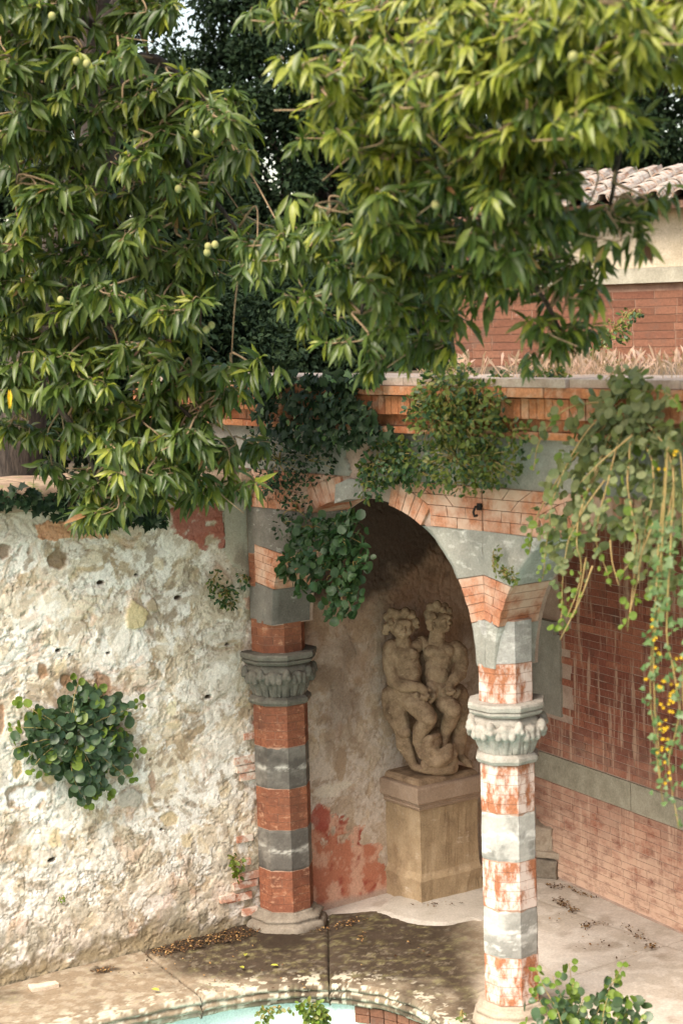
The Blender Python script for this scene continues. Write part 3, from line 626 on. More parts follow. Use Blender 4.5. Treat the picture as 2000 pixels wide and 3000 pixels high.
# bay floor
x = np.linspace(-.7, 4.6, 330); y = np.linspace(8.6, 14.4, 360); X, Y = [q.ravel() for q in np.meshgrid(x, y, indexing='ij')]
V = np.stack([X, Y, X * 0], 1); n = fbm(V * 1.5, 5, 120); n2 = fbm(V * 14, 5, 121)
c = mixc(np.tile(np.array([.56, .51, .45]), (len(V), 1)), (.47, .42, .355), smooth(.42, .65, n)); c = mixc(c, (.62, .58, .52), smooth(.5, .66, n2) * .6)
c = mixc(c, (.30, .245, .19), smooth(.62, .75, fbm(V * 4, 5, 122)) * .5)
V[:, 2] = -.006 + (n - .5) * .008 + (n2 - .5) * .003
ja, jb = onz(1735 * .784, 2835 * .784, 0), onz(2000 * .784, 2750 * .784, 0)
for (pa, pb) in [(ja, jb), (onz(1590 * .784, 2640 * .784, 0), onz(2000 * .784, 2900 * .784, 0) + np.array([.8, -.2, 0]))]:
    d = (pb - pa)[:2]; d /= np.linalg.norm(d); e = np.abs((X - pa[0]) * d[1] - (Y - pa[1]) * d[0]) + (n2 - .5) * .012
    g = 1 - smooth(.002, .012, e); V[:, 2] -= g * .008; c = mixc(c, (.34, .29, .235), g * .6)
fl = gridfaces(330, 360); ins = np.zeros(len(V), bool)
lim = [p[:2] for p in spline(BK[6:], 20)] + [np.array([4.6, 9.5]), np.array([4.6, 15]), np.array([-.7, 15])]
# keep only inside the bay (slightly under the slabs)
off = V[:, :2] - np.array([.02, .05]) * -1; ins = poly_mask(V[:, 0] + .05, V[:, 1] + .10, [tuple(p) for p in lim])
fl = fl[ins[fl].all(1)]
tag(link('bay_floor', mkmesh('bay_floor', V, fl, M_FLOOR, True, col=c)), kind='structure')
# raised slab at the foot of the pedestal
q = [(785, 900), (720, 958), (745, 975), (830, 1000), (985, 1018), (1100, 1000), (1180, 985), (1190, 880), (1160, 840)]
pt = [onz((600 + a / 1.4255) * .784, (2000 + b / 1.4255) * .784, 0.0) for a, b in q]; ctr = np.mean(pt, 0); ring = spline([*pt, pt[0]], 8)[:-1]; ring = ring + (fbm(ring * 14, 3, 130)[:, None] - .5) * np.array([.05, .05, 0])
V = [ctr + ZZ * .024]; n = len(ring)
for f, z in ((.5, .025), (.9, .022), (1.0, .012), (1.02, -.015)):
    for p in ring: V.append(ctr * (1 - f) + p * f + ZZ * z)
Fc = [(0, 1 + i, 1 + (i + 1) % n) for i in range(n)] + [(1 + k * n + i, 1 + (k + 1) * n + i, 1 + (k + 1) * n + (i + 1) % n, 1 + k * n + (i + 1) % n) for k in range(3) for i in range(n)]
sl = tag(link('floor_slab', mkmesh('floor_slab', V, Fc, M_SLAB)), kind='structure')
# pool: painted wall under the lip, brick lining at its right, water far below
ofs = np.gradient(lipc, axis=0); ofs /= np.linalg.norm(ofs, axis=1)[:, None]; on = np.stack([-ofs[:, 1], ofs[:, 0], ofs[:, 2] * 0], 1)
ins_ = lipc + on * .06; V = np.vstack([ins_ + ZZ * -.13, ins_ + ZZ * -1.45]); n = len(ins_)
tag(link('pool_wall', mkmesh('pool_wall', V, [(i, i + 1, n + i + 1, n + i) for i in range(n - 1)], M_POOL, True)), kind='structure')
i0, i1 = tpar(cpt(965, 335)), tpar(cpt(1450, 430)); its = []; zt_ = -.125
ln_ = np.concatenate([[0], np.cumsum(np.linalg.norm(np.diff(ins_, axis=0), axis=1))]); a = ln_[i0]
bt = thing('brick_lining', 'low strip of red brick under the right half of the paved lip', 'brickwork', ins_[(i0 + i1) // 2] + ZZ * -.2)
def at_len(L, off, z): return np.array([np.interp(L, ln_, ins_[:, k] - on[:, k] * off) for k in range(3)]) + ZZ * z
while a < ln_[i1]:
    b = min(a + .11, ln_[i1])
    for r in range(2):
        z1_, z0_ = -.147 - r * .058, -.200 - r * .058
        if r == 1 and a > ln_[i0] + .35 * (ln_[i1] - ln_[i0]): pass
        q = lambda L, o_, z: at_len(L, o_, z); p = .03 + rng.uniform(-.002, .002)
        its.append((np.array([q(b - .004, -.02, z0_), q(a + .004, -.02, z0_), q(a + .004, -.02, z1_), q(b - .004, -.02, z1_), q(b - .004, p, z0_), q(a + .004, p, z0_), q(a + .004, p, z1_), q(b - .004, p, z1_)]), M_BRH))
    a = b
put_pieces(bt, 'brick', its)
wat, nd, lk, bs = newmat('pool_water'); bs.inputs['Base Color'].default_value = (.25, .5, .5, 1); bs.inputs['Roughness'].default_value = .05
P = [tuple(p + ZZ * -1.1) for p in ins_[::20]] + [(3.6, 2, -1.1), (-3.6, 2, -1.1)]
sheet('pool_water', P, wat)
# ------------------------------------------------------------------ columns
LEAFMESH = {}
def capital(c, ap, z0, zt, mat, root, seed):
    r = ap
    rg = link('astragal', mkmesh('astragal', *octa_loft(c, [(r * .98, z0), (r * 1.10, z0 + .004), (r * 1.17, z0 + .025), (r * 1.15, z0 + .045), (r * 1.03, z0 + .062), (r * .95, z0 + .064)], 5, .004, 18, seed), mat, False), root)
    H = zt - z0; be = z0 + .06
    link('bell', mkmesh('bell', *octa_loft(c, [(r * .93, be), (r * .98, be + .03), (r * 1.0, be + .09), (r * 1.10, be + .14), (r * 1.24, be + .175), (r * 1.24, be + .20), (r * 1.12, be + .228), (r * 1.07, z0 + H - .085), (r * 1.12, z0 + H - .078)], 6, .008, 14, seed + 1), mat, True), root)
    for k in range(8):
        for j, ty in ((0.0, 'corner'), (.5, 'face')):
            p = octa_pt(c, ap, k, j, 0); d = p - np.array([c[0], c[1], 0]); R0 = np.linalg.norm(d); d /= R0; t = np.cross(ZZ, d)
            key = (ty, mat.name)
            if key not in LEAFMESH:
                s = Sculpt(); w = .036 if ty == 'corner' else .046
                for u in ((-1, 0, 1) if ty == 'face' else (-.8, .8)):
                    s.chain([(.0, u * w * .6, .0), (.012, u * w * .8, .06), (.030, u * w, .115), (.062, u * w, .155)], [.010, .012, .016, .020])
                s.chain([(.0, 0, .02), (.025, 0, .10), (.055, 0, .16)], [.02, .026, .034])
                if ty == 'corner':
                    s.ell((.066, 0, .175), (.034, .030, .042)); s.ell((.085, .012, .150), .02); s.ell((.080, -.018, .155), .02)
                else:
                    for u in (-1, 0, 1): s.ell((.064, u * w * .9, .128 - abs(u) * .006), (.026, .022, .034))
                    s.ell((.05, 0, .165), (.03, w, .03))
                LEAFMESH[key] = s.build('acanthus_leaf', mat, .0065, 2, .004, False)
            m4 = Matrix.Identity(4); base = np.array([c[0], c[1], 0]) + d * (R0 * (.97 if ty == 'face' else .93)) + ZZ * (be + rng.uniform(-.004, .004)); sc = rng.uniform(.92, 1.06) * ap / .185 * (1.0 if ap > .17 else 1.12); sz = (H - .14) / .205 * .88
            for i in range(3): m4[i][0] = d[i] * sc; m4[i][1] = t[i] * sc * rng.uniform(.9, 1.1); m4[i][2] = ZZ[i] * sz; m4[i][3] = base[i]
            link('acanthus_leaf', LEAFMESH[key], root, m4)
    link('abacus', mkmesh('abacus', *octa_loft(c, [(r * 1.05, zt - .084), (r * 1.26, zt - .078), (r * 1.36, zt - .062), (r * 1.37, zt - .050), (r * 1.31, zt - .046), (r * 1.31, zt - .042), (r * 1.40, zt - .038), (r * 1.43, zt - .015), (r * 1.40, zt), (r * .9, zt + .003)], 5, .005, 16, seed + 2), mat, False), root)
def column(c, ap, label, bmat, gmat, cmat, base_mat, seed, name='striped_column'):
    root = thing(name, label, 'column', (c[0], c[1], 0), 'striped octagonal columns of the loggia')
    link('base', mkmesh('base', *octa_loft(c, [(ap * 1.52, -.03), (ap * 1.52, .02), (ap * 1.46, .045), (ap * 1.30, .06), (ap * 1.36, .085), (ap * 1.26, .10), (ap * 1.12, .108), (ap * 1.08, .128), (ap * .96, .134)], 6, .016, 9, seed), base_mat, True), root)
    link('shaft_core', mkmesh('shaft_core', *octa_loft(c, [(ap - .0035, .12), (ap - .0035, 1.66)], 3, .001), M_MORT), root)
    its = []; b = .298; z = .135
    for i in range(5):
        if i % 2 == 0: its += octa_bricks(c, ap, z + .002, z + b - .002, 5, bmat)
        else:
            V, Fc = octa_loft(c, [(ap * .9, z + .001), (ap - .003, z + .002), (ap + .0005, z + .02)] + [(ap + .0005, z + q_) for q_ in np.linspace(.04, b - .04, 14)] + [(ap + .0005, z + b - .02), (ap - .003, z + b - .002), (ap * .9, z + b - .001)], 12, .005, 10, seed + i)
            n1 = fbm(V * 6, 6, seed + i, .6); n2 = fbm(V * np.array([9, 9, 26]), 5, seed + i + 3, .65); ga, gb, wc = gmat
            cc = mixc(np.tile(np.array(ga), (len(V), 1)), gb, smooth(.36, .62, n1)); cc = mixc(cc, wc, np.clip(np.exp(-((V[:, 2] - z - b * .52 - (n1 - .5) * .05) / .022) ** 2) * smooth(.42, .60, n2) * 1.0 + smooth(.60, .70, n2) * (.5 if ga[0] > .2 else .1), 0, .9))
            cc = mixc(cc, (np.array(ga) * .55), smooth(.60, .72, fbm(V * 9, 5, seed + 40)) * .6)
            link('stone_drum', mkmesh('stone_drum', V, Fc, M_DRUM, col=cc), root)
        z += b
    put_pieces(root, 'brick', its); capital(c, ap, z, 2.0, cmat, root, seed + 20); return root
CA = FR(0, 0, 0); CB = FR(2.395, -.02, 0)
column(CA, .182, 'darker striped brick and grey stone column against the cream garden wall', M_BRA, [(.115, .105, .092), (.20, .185, .16), (.50, .49, .44)], M_CAPA, M_BASE, 1)  # brick, drum and capital colours here carry painted shade
column(CB, .160, 'pale whitewashed striped column standing free at the front right', M_BRB, [(.25, .238, .215), (.42, .405, .37), (.66, .64, .60)], M_CAPB, M_FRAG, 51)

# ------------------------------------------------------------------ arcade
AR = thing('loggia_arcade', 'brick and grey stone arcade carried by the two striped columns', 'arcade', FR(1.2, 0, 2.0))
AA, AB_, AP, AZ = 1.07, 1.03, 2.2, 2.13
def edge(cen, sg, z):
    if z <= AZ: return cen + sg * AA
    q = min(1, (z - AZ) / AB_); return cen + sg * AA * (1 - q ** AP) ** (1 / AP)
def bx(s0, s1, w0, w1, z0, z1):
    return np.array([FR(s1, w1, z0), FR(s0, w1, z0), FR(s0, w1, z1), FR(s1, w1, z1), FR(s1, w0, z0), FR(s0, w0, z0), FR(s0, w0, z1), FR(s1, w0, z1)])
FRONT = -.18
LV = [2.21, 2.47, 2.725, 3.03, 3.30]; RISE = {2.21: .0, 2.47: .035, 2.725: .045, 3.03: .01, 3.30: 0}
bricks = []
def half(cen, sg, sm, matg):
    def pt(zb, zc, t, f, w):       # band bottom/top arch heights, t up the band, f towards the mid line
        z = zb + (zc - zb) * t; r = RISE[zb] * (1 - t) + RISE[zc] * t
        s = edge(cen, sg, z) * (1 - f) + sm * f; return FR(s, w, z + r * f)
    for bi, (zb, zc) in enumerate(zip(LV[:-2], LV[1:-1])):
        if bi % 2 == 0:             # grey stone
            nt, nf = 9, 11; V = []
            for i in range(nt):
                for j in range(-5, nf): V.append(pt(zb, zc, .012 + .976 * i / (nt - 1), max(0, j) / (nf - 1) * 1.0, FRONT + .33 * (max(0, -j) / 5)))
            V = np.array(V); nn = (fbm(V * 7, 5, 7) - .5)[:, None]; V += nn * (-UU * .034 - VV * sg * .016)
            Fc = gridfaces(nt, nf + 5); me = mkmesh('stone_block', V, Fc[:, ::-1] if sg > 0 else Fc, matg, True); link('stone_block', me, AR)
        else:
            rows = 5
            for r in range(rows):
                wid = abs(sm - edge(cen, sg, (zb + zc) / 2)); n = max(2, int(round(wid / .17)) + r % 2); cuts = np.linspace(0, .99, n + 1); cuts[1:-1] += rng.uniform(-.04, .04, n - 1)
                for a, b in zip(cuts[:-1], cuts[1:]):
                    t0, t1 = r / rows + .006, (r + 1) / rows - .006; e = .004; p = FRONT + rng.uniform(-.004, .003); bk = .14 if a == 0 else FRONT + .08
                    P4 = [pt(zb, zc, t0, b - e, bk), pt(zb, zc, t0, a + (e if a else 0), bk), pt(zb, zc, t1, a + (e if a else 0), bk), pt(zb, zc, t1, b - e, bk)]
                    Q4 = [pt(zb, zc, t0, b - e, p), pt(zb, zc, t0, a + (e if a else 0), p), pt(zb, zc, t1, a + (e if a else 0), p), pt(zb, zc, t1, b - e, p)]
                    if sg < 0: P4, Q4 = [P4[1], P4[0], P4[3], P4[2]], [Q4[1], Q4[0], Q4[3], Q4[2]]
                    bricks.append((np.array(P4 + Q4), M_BRC))
    # top band: radial ring, then level courses
    zs = []; q = 0
    th0 = math.asin(min(1, ((3.03 - AZ) / AB_) ** (AP / 2))); ths = np.linspace(th0, math.pi / 2, 15)
    P = [(cen + sg * AA * max(0, math.cos(t)) ** (2 / AP), AZ + AB_ * math.sin(t) ** (2 / AP)) for t in ths]
    rd = .15; ctr = (cen, AZ + .15)
    def ext(p, d): v_ = np.array([p[0] - ctr[0], p[1] - ctr[1]]); v_ /= np.linalg.norm(v_); return (p[0] + v_[0] * d, min(p[1] + v_[1] * d, 3.298))
    L = np.concatenate([[0], np.cumsum([math.hypot(P[i + 1][0] - P[i][0], P[i + 1][1] - P[i][1]) for i in range(len(P) - 1)])]); n = int(L[-1] / .062)
    for k in range(n):
        l0, l1 = L[-1] * k / n + .003, L[-1] * (k + 1) / n - .003
        g = lambda l: (np.interp(l, L, [p[0] for p in P]), np.interp(l, L, [p[1] for p in P])); a, b = g(l0), g(l1); ea, eb = ext(a, rd), ext(b, rd); p = FRONT - rng.uniform(0, .006)
        if l1 > L[-1] - .22 and sg > 0 and cen < 2: continue
        if l1 > L[-1] - .20 and sg < 0 and cen < 2: continue
        o4 = lambda w: [FR(a[0], w, a[1]), FR(ea[0], w, ea[1]), FR(eb[0], w, eb[1]), FR(b[0], w, b[1])]
        X_, Y_ = o4(.15), o4(p)
        if sg > 0: X_, Y_ = X_[::-1], Y_[::-1]
        bricks.append((np.array(X_ + Y_), M_BRC))
    E = [ext(p, rd + .006) for p in P]
    for r in range(4):
        z0, z1 = 3.035 + r * .066, 3.035 + (r + 1) * .066 - .004; ez = [e[1] for e in E]; es = [e[0] for e in E]
        f = lambda z: np.interp(z, ez, es) if z < max(ez) - .004 else es[-1]
        s0, s1 = f(z0), f(min(z1, 3.292)); n = max(2, int(abs(sm - s0) / .19) + r % 2); cuts = np.linspace(0, 1, n + 1); cuts[1:-1] += rng.uniform(-.03, .03, n - 1)
        for i in range(n):
            g = lambda t, z: (s0 if z == z0 else s1) * (1 - t) + sm * t; p = FRONT + rng.uniform(-.004, .003); e = .004 * sg
            o4 = lambda w: [FR(g(cuts[i], z0) + e * (i > 0), w, z0), FR(g(cuts[i + 1], z0) - e, w, z0), FR(g(cuts[i + 1], z1) - e, w, z1), FR(g(cuts[i], z1) + e * (i > 0), w, z1)]
            X_, Y_ = o4(FRONT + .09), o4(p)
            if sg > 0: pass
            if sg < 0: X_, Y_ = [X_[1], X_[0], X_[3], X_[2]], [Y_[1], Y_[0], Y_[3], Y_[2]]
            bricks.append((np.array([X_[1], X_[0], X_[3], X_[2], Y_[1], Y_[0], Y_[3], Y_[2]]) if sg > 0 else np.array([X_[1], X_[0], X_[3], X_[2], Y_[1], Y_[0], Y_[3], Y_[2]]), M_BRC))
    # core with soffit
    mb = MB(); zz = [2.20] + [AZ + AB_ * math.sin(t) ** (2 / AP) for t in np.linspace(.12, math.pi / 2, 26)]
    V = []
    for z in zz:
        s = edge(cen, sg, z) + sg * .006 if z < AZ + AB_ - 1e-6 else cen
        zz_ = z + .006
        for (ss, w) in ((sm, FRONT + .02), (s, FRONT + .02), (s, .18), (sm, .18)): V.append(FR(ss, w, zz_))
    n = len(zz); Fc = [(i * 4 + j, i * 4 + j + 1, (i + 1) * 4 + j + 1, (i + 1) * 4 + j) for i in range(n - 1) for j in range(3)]
    b = len(V); V += [FR(sm, FRONT + .02, 3.9), FR(cen, FRONT + .02, 3.9), FR(cen, .18, 3.9), FR(sm, .18, 3.9)]
    k = (n - 1) * 4; Fc += [(k, k + 1, b + 1, b), (k + 2, k + 3, b + 3, b + 2)]
    link('arch_core', mkmesh('arch_core', V, Fc, M_MORTW), AR)
C1, C2 = 1.25, 3.54
half(C1, -1, 0.0, M_GREYA2); half(C1, 1, 2.395, M_GREYC); half(C2, -1, 2.395, M_GREYC); half(C2, 1, 4.79, M_GREYC)
# octagonal piers rising from the capitals
for c, ap, bm_, gm_, tops in ((CA, .178, M_BRA, M_GREYA, [2.002, 2.235, 2.47, 2.70, 3.03, 3.25]), (CB, .158, M_BRB, M_GREYB, [2.002, 2.24, 2.50])):
    link('pier_core', mkmesh('pier_core', *octa_loft(c, [(ap - .0035, 1.99), (ap - .0035, tops[-1])], 3, .001), M_MORT), AR)
    for i, (a, b) in enumerate(zip(tops[:-1], tops[1:])):
        if i % 2 == 0: bricks += octa_bricks(c, ap, a, b, 4, bm_)
        else: link('pier_stone', mkmesh('pier_stone', *octa_loft(c, [(ap * .9, a), (ap, a + .004), (ap + .001, b - .004), (ap * .9, b)], 6, .006, 9, 70 + i), gm_), AR)
# keystone left of the crown
kp = [(.96, 3.115), (1.10, 3.15), (1.25, 3.16), (1.28, 3.28), (1.12, 3.285), (.98, 3.24)]
V = [FR(s, FRONT - .012, z) for s, z in kp] + [FR(s, FRONT + .12, z) for s, z in kp]; n = len(kp)
link('keystone', mkmesh('keystone', V, [tuple(range(n))[::-1], tuple(range(n, 2 * n))] + [(i, (i + 1) % n, n + (i + 1) % n, n + i) for i in range(n)], M_GREYC), AR)
# grey plaster above with a broken hole
def frp(x, y, w=FRONT): q = onpl(x, y, O + UU * w, UU); r = q - O; return float(r @ VV), float(q[2])
s = np.arange(-1.4, 5.2, .02); z = np.linspace(3.30, 3.60, 24); S, Zc = [a.ravel() for a in np.meshgrid(s, z, indexing='ij')]
P = np.stack([S, Zc, S * 0], 1); hole = poly_mask(S + (fbm(P * 9, 4, 140) - .5) * .16, Zc, [frp(*p) for p in [(795, 985), (845, 985), (850, 1060), (838, 1150), (806, 1140), (800, 1080), (786, 1050)]]).astype(float)
wv = FRONT + .006 + (fbm(P * 5, 4, 141) - .5) * .03 + hole * .2
link('plaster_band', mkmesh('plaster_band', np.array([FR(a, b, c_) for a, b, c_ in zip(S, wv, Zc)]), gridfaces(len(s), 24), M_GPLAST), AR)
V = bx(-1.4, 0, FRONT + .02, .18, 2.7, 3.9); link('wall_core', mkmesh('wall_core', V, BOXF, M_MORTD), AR)
a_, b_ = frp(762, 1020)[0], frp(800, 1020)[0]; mb = MB()
# cornice
S0, S1 = -1.4, 5.2
def course(z0, z1, w0, L, mat, jit=.004, w1=-.02):
    s = S0 + rng.uniform(0, .05)
    while s < S1:
        l = L * rng.uniform(.93, 1.07); p = w0 + rng.uniform(-jit, jit)
        bricks.append((bx(s + .003, s + l - .003, p, w1, z0 + rng.uniform(-.001, .002), z1 + rng.uniform(-.003, .002)), mat)); s += l
course(3.602, 3.642, -.25, .27, M_CORN); course(3.648, 3.713, -.195, .27, M_CORN)
course(3.719, 3.832, -.275, .062, M_CORN, .004); course(3.840, 3.895, -.315, .28, M_CORN, .005)
link('cornice_core', mkmesh('cornice_core', bx(S0, S1, -.175, .18, 3.60, 3.9), BOXF, M_MORT), AR)
s = S0
while s < S1:
    l = rng.uniform(.5, .9)
    V = bx(s + .004, min(s + l, S1) - .004, -.30 + rng.uniform(-.02, .02), .30, 3.898, 3.945 + rng.uniform(-.008, .004)); link('capping_slab', mkmesh('capping_slab', V, BOXF, M_COPE2), AR); s += l
put_pieces(AR, 'brick', bricks)
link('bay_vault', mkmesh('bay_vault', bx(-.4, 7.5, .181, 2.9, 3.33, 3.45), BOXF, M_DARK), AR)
link('added_end_wall', mkmesh('added_end_wall', bx(4.63, 5.2, -.15, 2.9, -.2, 3.33), BOXF, M_MORTD), AR)  # unseen wall added to stop light entering the bay's open end
sheet('upper_terrace', [FR(-1.4, -.1, 3.875), FR(9, -.1, 3.875), FR(9, 9, 3.875), FR(-1.4, 9, 3.875)], M_SOIL)
V = bx(-1.4, 9, .19, 8.98, 2.5, 3.87)
# iron hook
p = np.array(FR(*[frp(1105, 1163)[0], -.185, frp(1105, 1163)[1]])); mb = MB()
hk = thing('iron_hook', 'small rusty iron hook fixed in the bricks above the second arch', 'hook', p)
V, Fc = tube([p + UU * .05, p - UU * .045, p - UU * .06 - ZZ * .03, p - UU * .05 - ZZ * .055, p - UU * .03 - ZZ * .05], .008, 6); mb.add(V, Fc); mb.build('shank', M_IRON, hk)
V, Fc = tube([p - UU * .012 + ZZ * .02, p - UU * .014 - ZZ * .02], .016, 8); mb = MB(); mb.add(V, Fc); mb.build('wall_plate', M_IRON, hk)

# ------------------------------------------------------------------ pedestal, statue, fragment
PC = onz(1235 * .784, 2645 * .784, .02); PU = np.array([math.cos(math.radians(35)), math.sin(math.radians(35)), 0]); PV = np.array([PU[1], -PU[0], 0])
def ped(a, b, z): return PC + PU * a - PV * b + ZZ * z         # a along right face, b along left face (away)
PW, PD = .56, .46
def zat(x, y, P): q = onpl(x, y, P, np.array([0, 1.0, 0])); return q[2]
zc0 = zat((600 + 913 / 1.4255) * .784, (2000 + 518 / 1.4255) * .784, PC); zc1 = zat((600 + 913 / 1.4255) * .784, (2000 + 447 / 1.4255) * .784, PC)
def ped_loft(prof, mat, name, parent, nz, seg=10, seed=0):
    V = []
    for e, z in prof:
        c4 = [(-e, -e), (PW + e, -e), (PW + e, PD + e), (-e, PD + e)]
        for k in range(4):
            for j in range(seg): t = j / seg; a = c4[k]; b = c4[(k + 1) % 4]; V.append(ped(a[0] * (1 - t) + b[0] * t, a[1] * (1 - t) + b[1] * t, z))
    V = np.array(V); n = 4 * seg; m = len(prof); ctr = ped(PW / 2, PD / 2, 0); d = V - ctr; d[:, 2] = 0; d /= np.linalg.norm(d, axis=1)[:, None]
    V += d * ((fbm(V * 7, 5, seed) - .5) * 2 * nz)[:, None]
    Fc = [(i * n + j, i * n + (j + 1) % n, (i + 1) * n + (j + 1) % n, (i + 1) * n + j) for i in range(m - 1) for j in range(n)] + [tuple(range(n))[::-1], tuple((m - 1) * n + j for j in range(n))]
    return link(name, mkmesh(name, V, Fc, mat), parent)
PT = thing('stone_pedestal', 'ochre sandstone pedestal carrying the two putti, its foot worn away', 'pedestal', ped(PW / 2, PD / 2, 0))
ped_loft([(.012, -.04), (.016, .08), (.020, .16), (.004, .19), (-.004, .21), (-.004, zc0 * .5), (-.004, zc0 * .75), (-.004, zc0 - .055)], M_PED, 'die', PT, .026, 22, 3)
ped_loft([(-.006, zc0 - .058), (.006, zc0 - .05), (.016, zc0 - .034), (.012, zc0 - .022), (.022, zc0 - .012), (.020, zc0 + .004)], M_PEDC, 'moulding', PT, .004, 10, 4)
ped_loft([(.038, zc0 + .005), (.048, zc0 + .012), (.048, zc1 - .012), (.040, zc1), (.02, zc1 + .004)], M_PEDC, 'cap', PT, .005, 10, 5)
ZP = zc1 + .02
SK = None
def statue():
    root = thing('putti_statue', 'stone statue of two chubby nude putti arm in arm on the ochre pedestal', 'statue', ped(PW / 2, PD / 2, ZP))
    foot = ped(.16, .12, 0); Y0 = foot[1] + .06; dist = np.linalg.norm(np.array([foot[0], Y0, ZP]) - CAM); k = F_PX / dist * 3.46
    q0 = aty((1060 + 640 / 3.46) * .784, (1720 + 1850 / 3.46) * .784, Y0)
    def P(x, y, d):
        q = aty((1060 + x / 3.46) * .784, (1720 + y / 3.46) * .784, Y0 - d); return q
    r = lambda v: v / k
    base_z = ZP
    # plinth the figures stand on
    ped_loft([(.0, zc1 + .002), (-.01, zc1 + .03), (-.03, zc1 + .045)], M_STAT, 'plinth', root, .004, 8, 9)
    def limb(s, pts, rad): s.chain([P(*p) for p in pts], [r(v * 1.07) for v in rad])
    def E(s, p, rx, ry=None, rz=None, d=None): s.ell(P(*p), (r(rx * 1.05), r((d if d else rx) * 1.05), r((ry if ry else rx) * 1.05)))
    def foot_(s, ank, toe, w=34):
        limb(s, [ank, toe], [w * 1.05, w * .85]); a = np.array(toe, float); dr = np.array(toe, float) - np.array(ank, float); dr[2] = 0; dr /= np.linalg.norm(dr) + 1e-6
        for i in range(5):
            u = (i - 2) * w * .36; b = a + np.array([dr[0] * w * .7 - dr[1] * u * .3 + u * .55, dr[1] * w * .7 + dr[0] * u * .5, .02]); limb(s, [tuple(a + np.array([u * .5, 0, .01])), tuple(b)], [w * .30, w * .24])
    def hand(s, wr, pal, tips, th):
        limb(s, [wr, pal], [44, 44]); E(s, pal, 50, 40, d=34)
        for i, t in enumerate(tips):
            st = (pal[0] + (t[0] - pal[0]) * .35, pal[1] + (t[1] - pal[1]) * .35, pal[2] + .012); md = ((st[0] + t[0]) / 2 + 4, (st[1] + t[1]) / 2, pal[2] + .04); limb(s, [st, md, t], [17, 15, 12])
        limb(s, [wr, th], [26, 17])
    def face(s, c, R, yaw, tilt=0.0, open_=0):
        """c centre, R head radius; yaw>0 looks to image right; small features stand proud"""
        def f(u, v, dd): # face coords: u right, v down, dd outward
            x = u * math.cos(yaw) + dd * math.sin(yaw); dp = dd * math.cos(yaw) - u * math.sin(yaw)
            xx = x * math.cos(tilt) - v * math.sin(tilt); vv = x * math.sin(tilt) + v * math.cos(tilt)
            return (c[0] + xx * R, c[1] + vv * R, c[2] + dp * R / k)
        E(s, f(0, -.05, -.14), R * .97, R * 1.02, d=R * .92); E(s, f(0, .40, .20), R * .70, R * .62, d=R * .66)
        for u in (-.42, .42): E(s, f(u, .34, .56), R * .37, R * .36, d=R * .30)
        E(s, f(0, .84, .50), R * .26, R * .20, d=R * .24)
        E(s, f(0, -.28, .66), R * .62, R * .34, d=R * .27)
        limb(s, [f(0, -.05, .90), f(0, .14, .99), f(0, .30, 1.08)], [R * .08, R * .095, R * .13])
        for u in (-.11, .11): E(s, f(u, .33, .98), R * .085, R * .07, d=R * .08)
        for u in (-1, 1):
            limb(s, [f(u * .17, -.06, .86), f(u * .36, -.12, .84), f(u * .56, -.03, .68)], [R * .07, R * .085, R * .06])
            E(s, f(u * .36, .08, .76), R * .135, R * .09, d=R * .10)
            E(s, f(u * .99, .14, .0), R * .14, R * .22, d=R * .16)
        limb(s, [f(-.20, .55, .84), f(0, .52, .92), f(.20, .55, .84)], [R * .045, R * .07, R * .045])
        limb(s, [f(-.15, .65, .84), f(0, .675, .90), f(.15, .65, .84)], [R * .045, R * .08, R * .045])
        return f
    def curls(name, c, R, yaw, tilt, par, seed, up):
        s = Sculpt(); rg = np.random.default_rng(seed)
        E(s, (c[0], c[1] - R * .22, c[2] - .02), R * 1.04, R * .98, d=R * 1.0)
        for i in range(46):
            a = rg.uniform(-math.pi, math.pi); b = rg.uniform(-.25, 1.25)
            u, v, d = math.cos(b) * math.sin(a), -math.sin(b), math.cos(b) * math.cos(a)
            if d > .55 and v > -.72: continue
            x = u * math.cos(yaw) + d * math.sin(yaw); dp = d * math.cos(yaw) - u * math.sin(yaw)
            cc = (c[0] + x * R * 1.06, c[1] + v * R * 1.05, c[2] + dp * R * 1.0 / k)
            for t in np.linspace(0, 5.0, 9):
                rr = R * .17 * (1 - t / 7); E(s, (cc[0] + rr * math.cos(t + i), cc[1] + rr * math.sin(t + i), cc[2] + .012), R * (.115 - t * .008))
        for (x, y, d, ra) in up:
            ra *= .84; E(s, (x, y, d), ra, ra * 1.05); E(s, (x + ra * .5, y + ra * .4, d + .02), ra * .6)
        return s.build(name, M_STAT, .0068, 2, .003, par)
    # ---- left putto
    s = Sculpt()
    f = face(s, (405, 400, .02), 122, .22, .10)
    limb(s, [(415, 520, .0), (425, 600, -.02)], [72, 80])
    E(s, (430, 690, -.02), 150, 120, d=105); E(s, (385, 680, .035), 78, 66, d=52); E(s, (500, 680, .03), 70, 62, d=48)
    limb(s, [(430, 700, -.02), (470, 860, .0), (430, 1010, .0)], [128, 132, 138]); E(s, (490, 890, .055), 100, 110, d=72)
    E(s, (375, 1090, -.01), 150, 120, d=125); E(s, (300, 1120, -.05), 92, 110, d=105); E(s, (450, 1080, .03), 105, 80, d=90)
    limb(s, [(300, 600, -.01), (285, 640, .0), (280, 800, .02), (318, 945, .05)], [74, 80, 68, 60]); limb(s, [(318, 945, .05), (420, 1000, .10), (580, 1010, .14)], [68, 66, 44])
    hand(s, (580, 1010, .14), (630, 1050, .155), [(595, 1130, .17), (625, 1150, .175), (658, 1145, .17), (690, 1120, .165)], (690, 1045, .16))
    limb(s, [(550, 600, -.04), (600, 560, -.08), (680, 560, -.12)], [66, 62, 54])
    limb(s, [(330, 1110, -.02), (335, 1240, .0), (415, 1455, .02)], [132, 124, 82]); E(s, (425, 1470, .05), 74, 66, d=66)
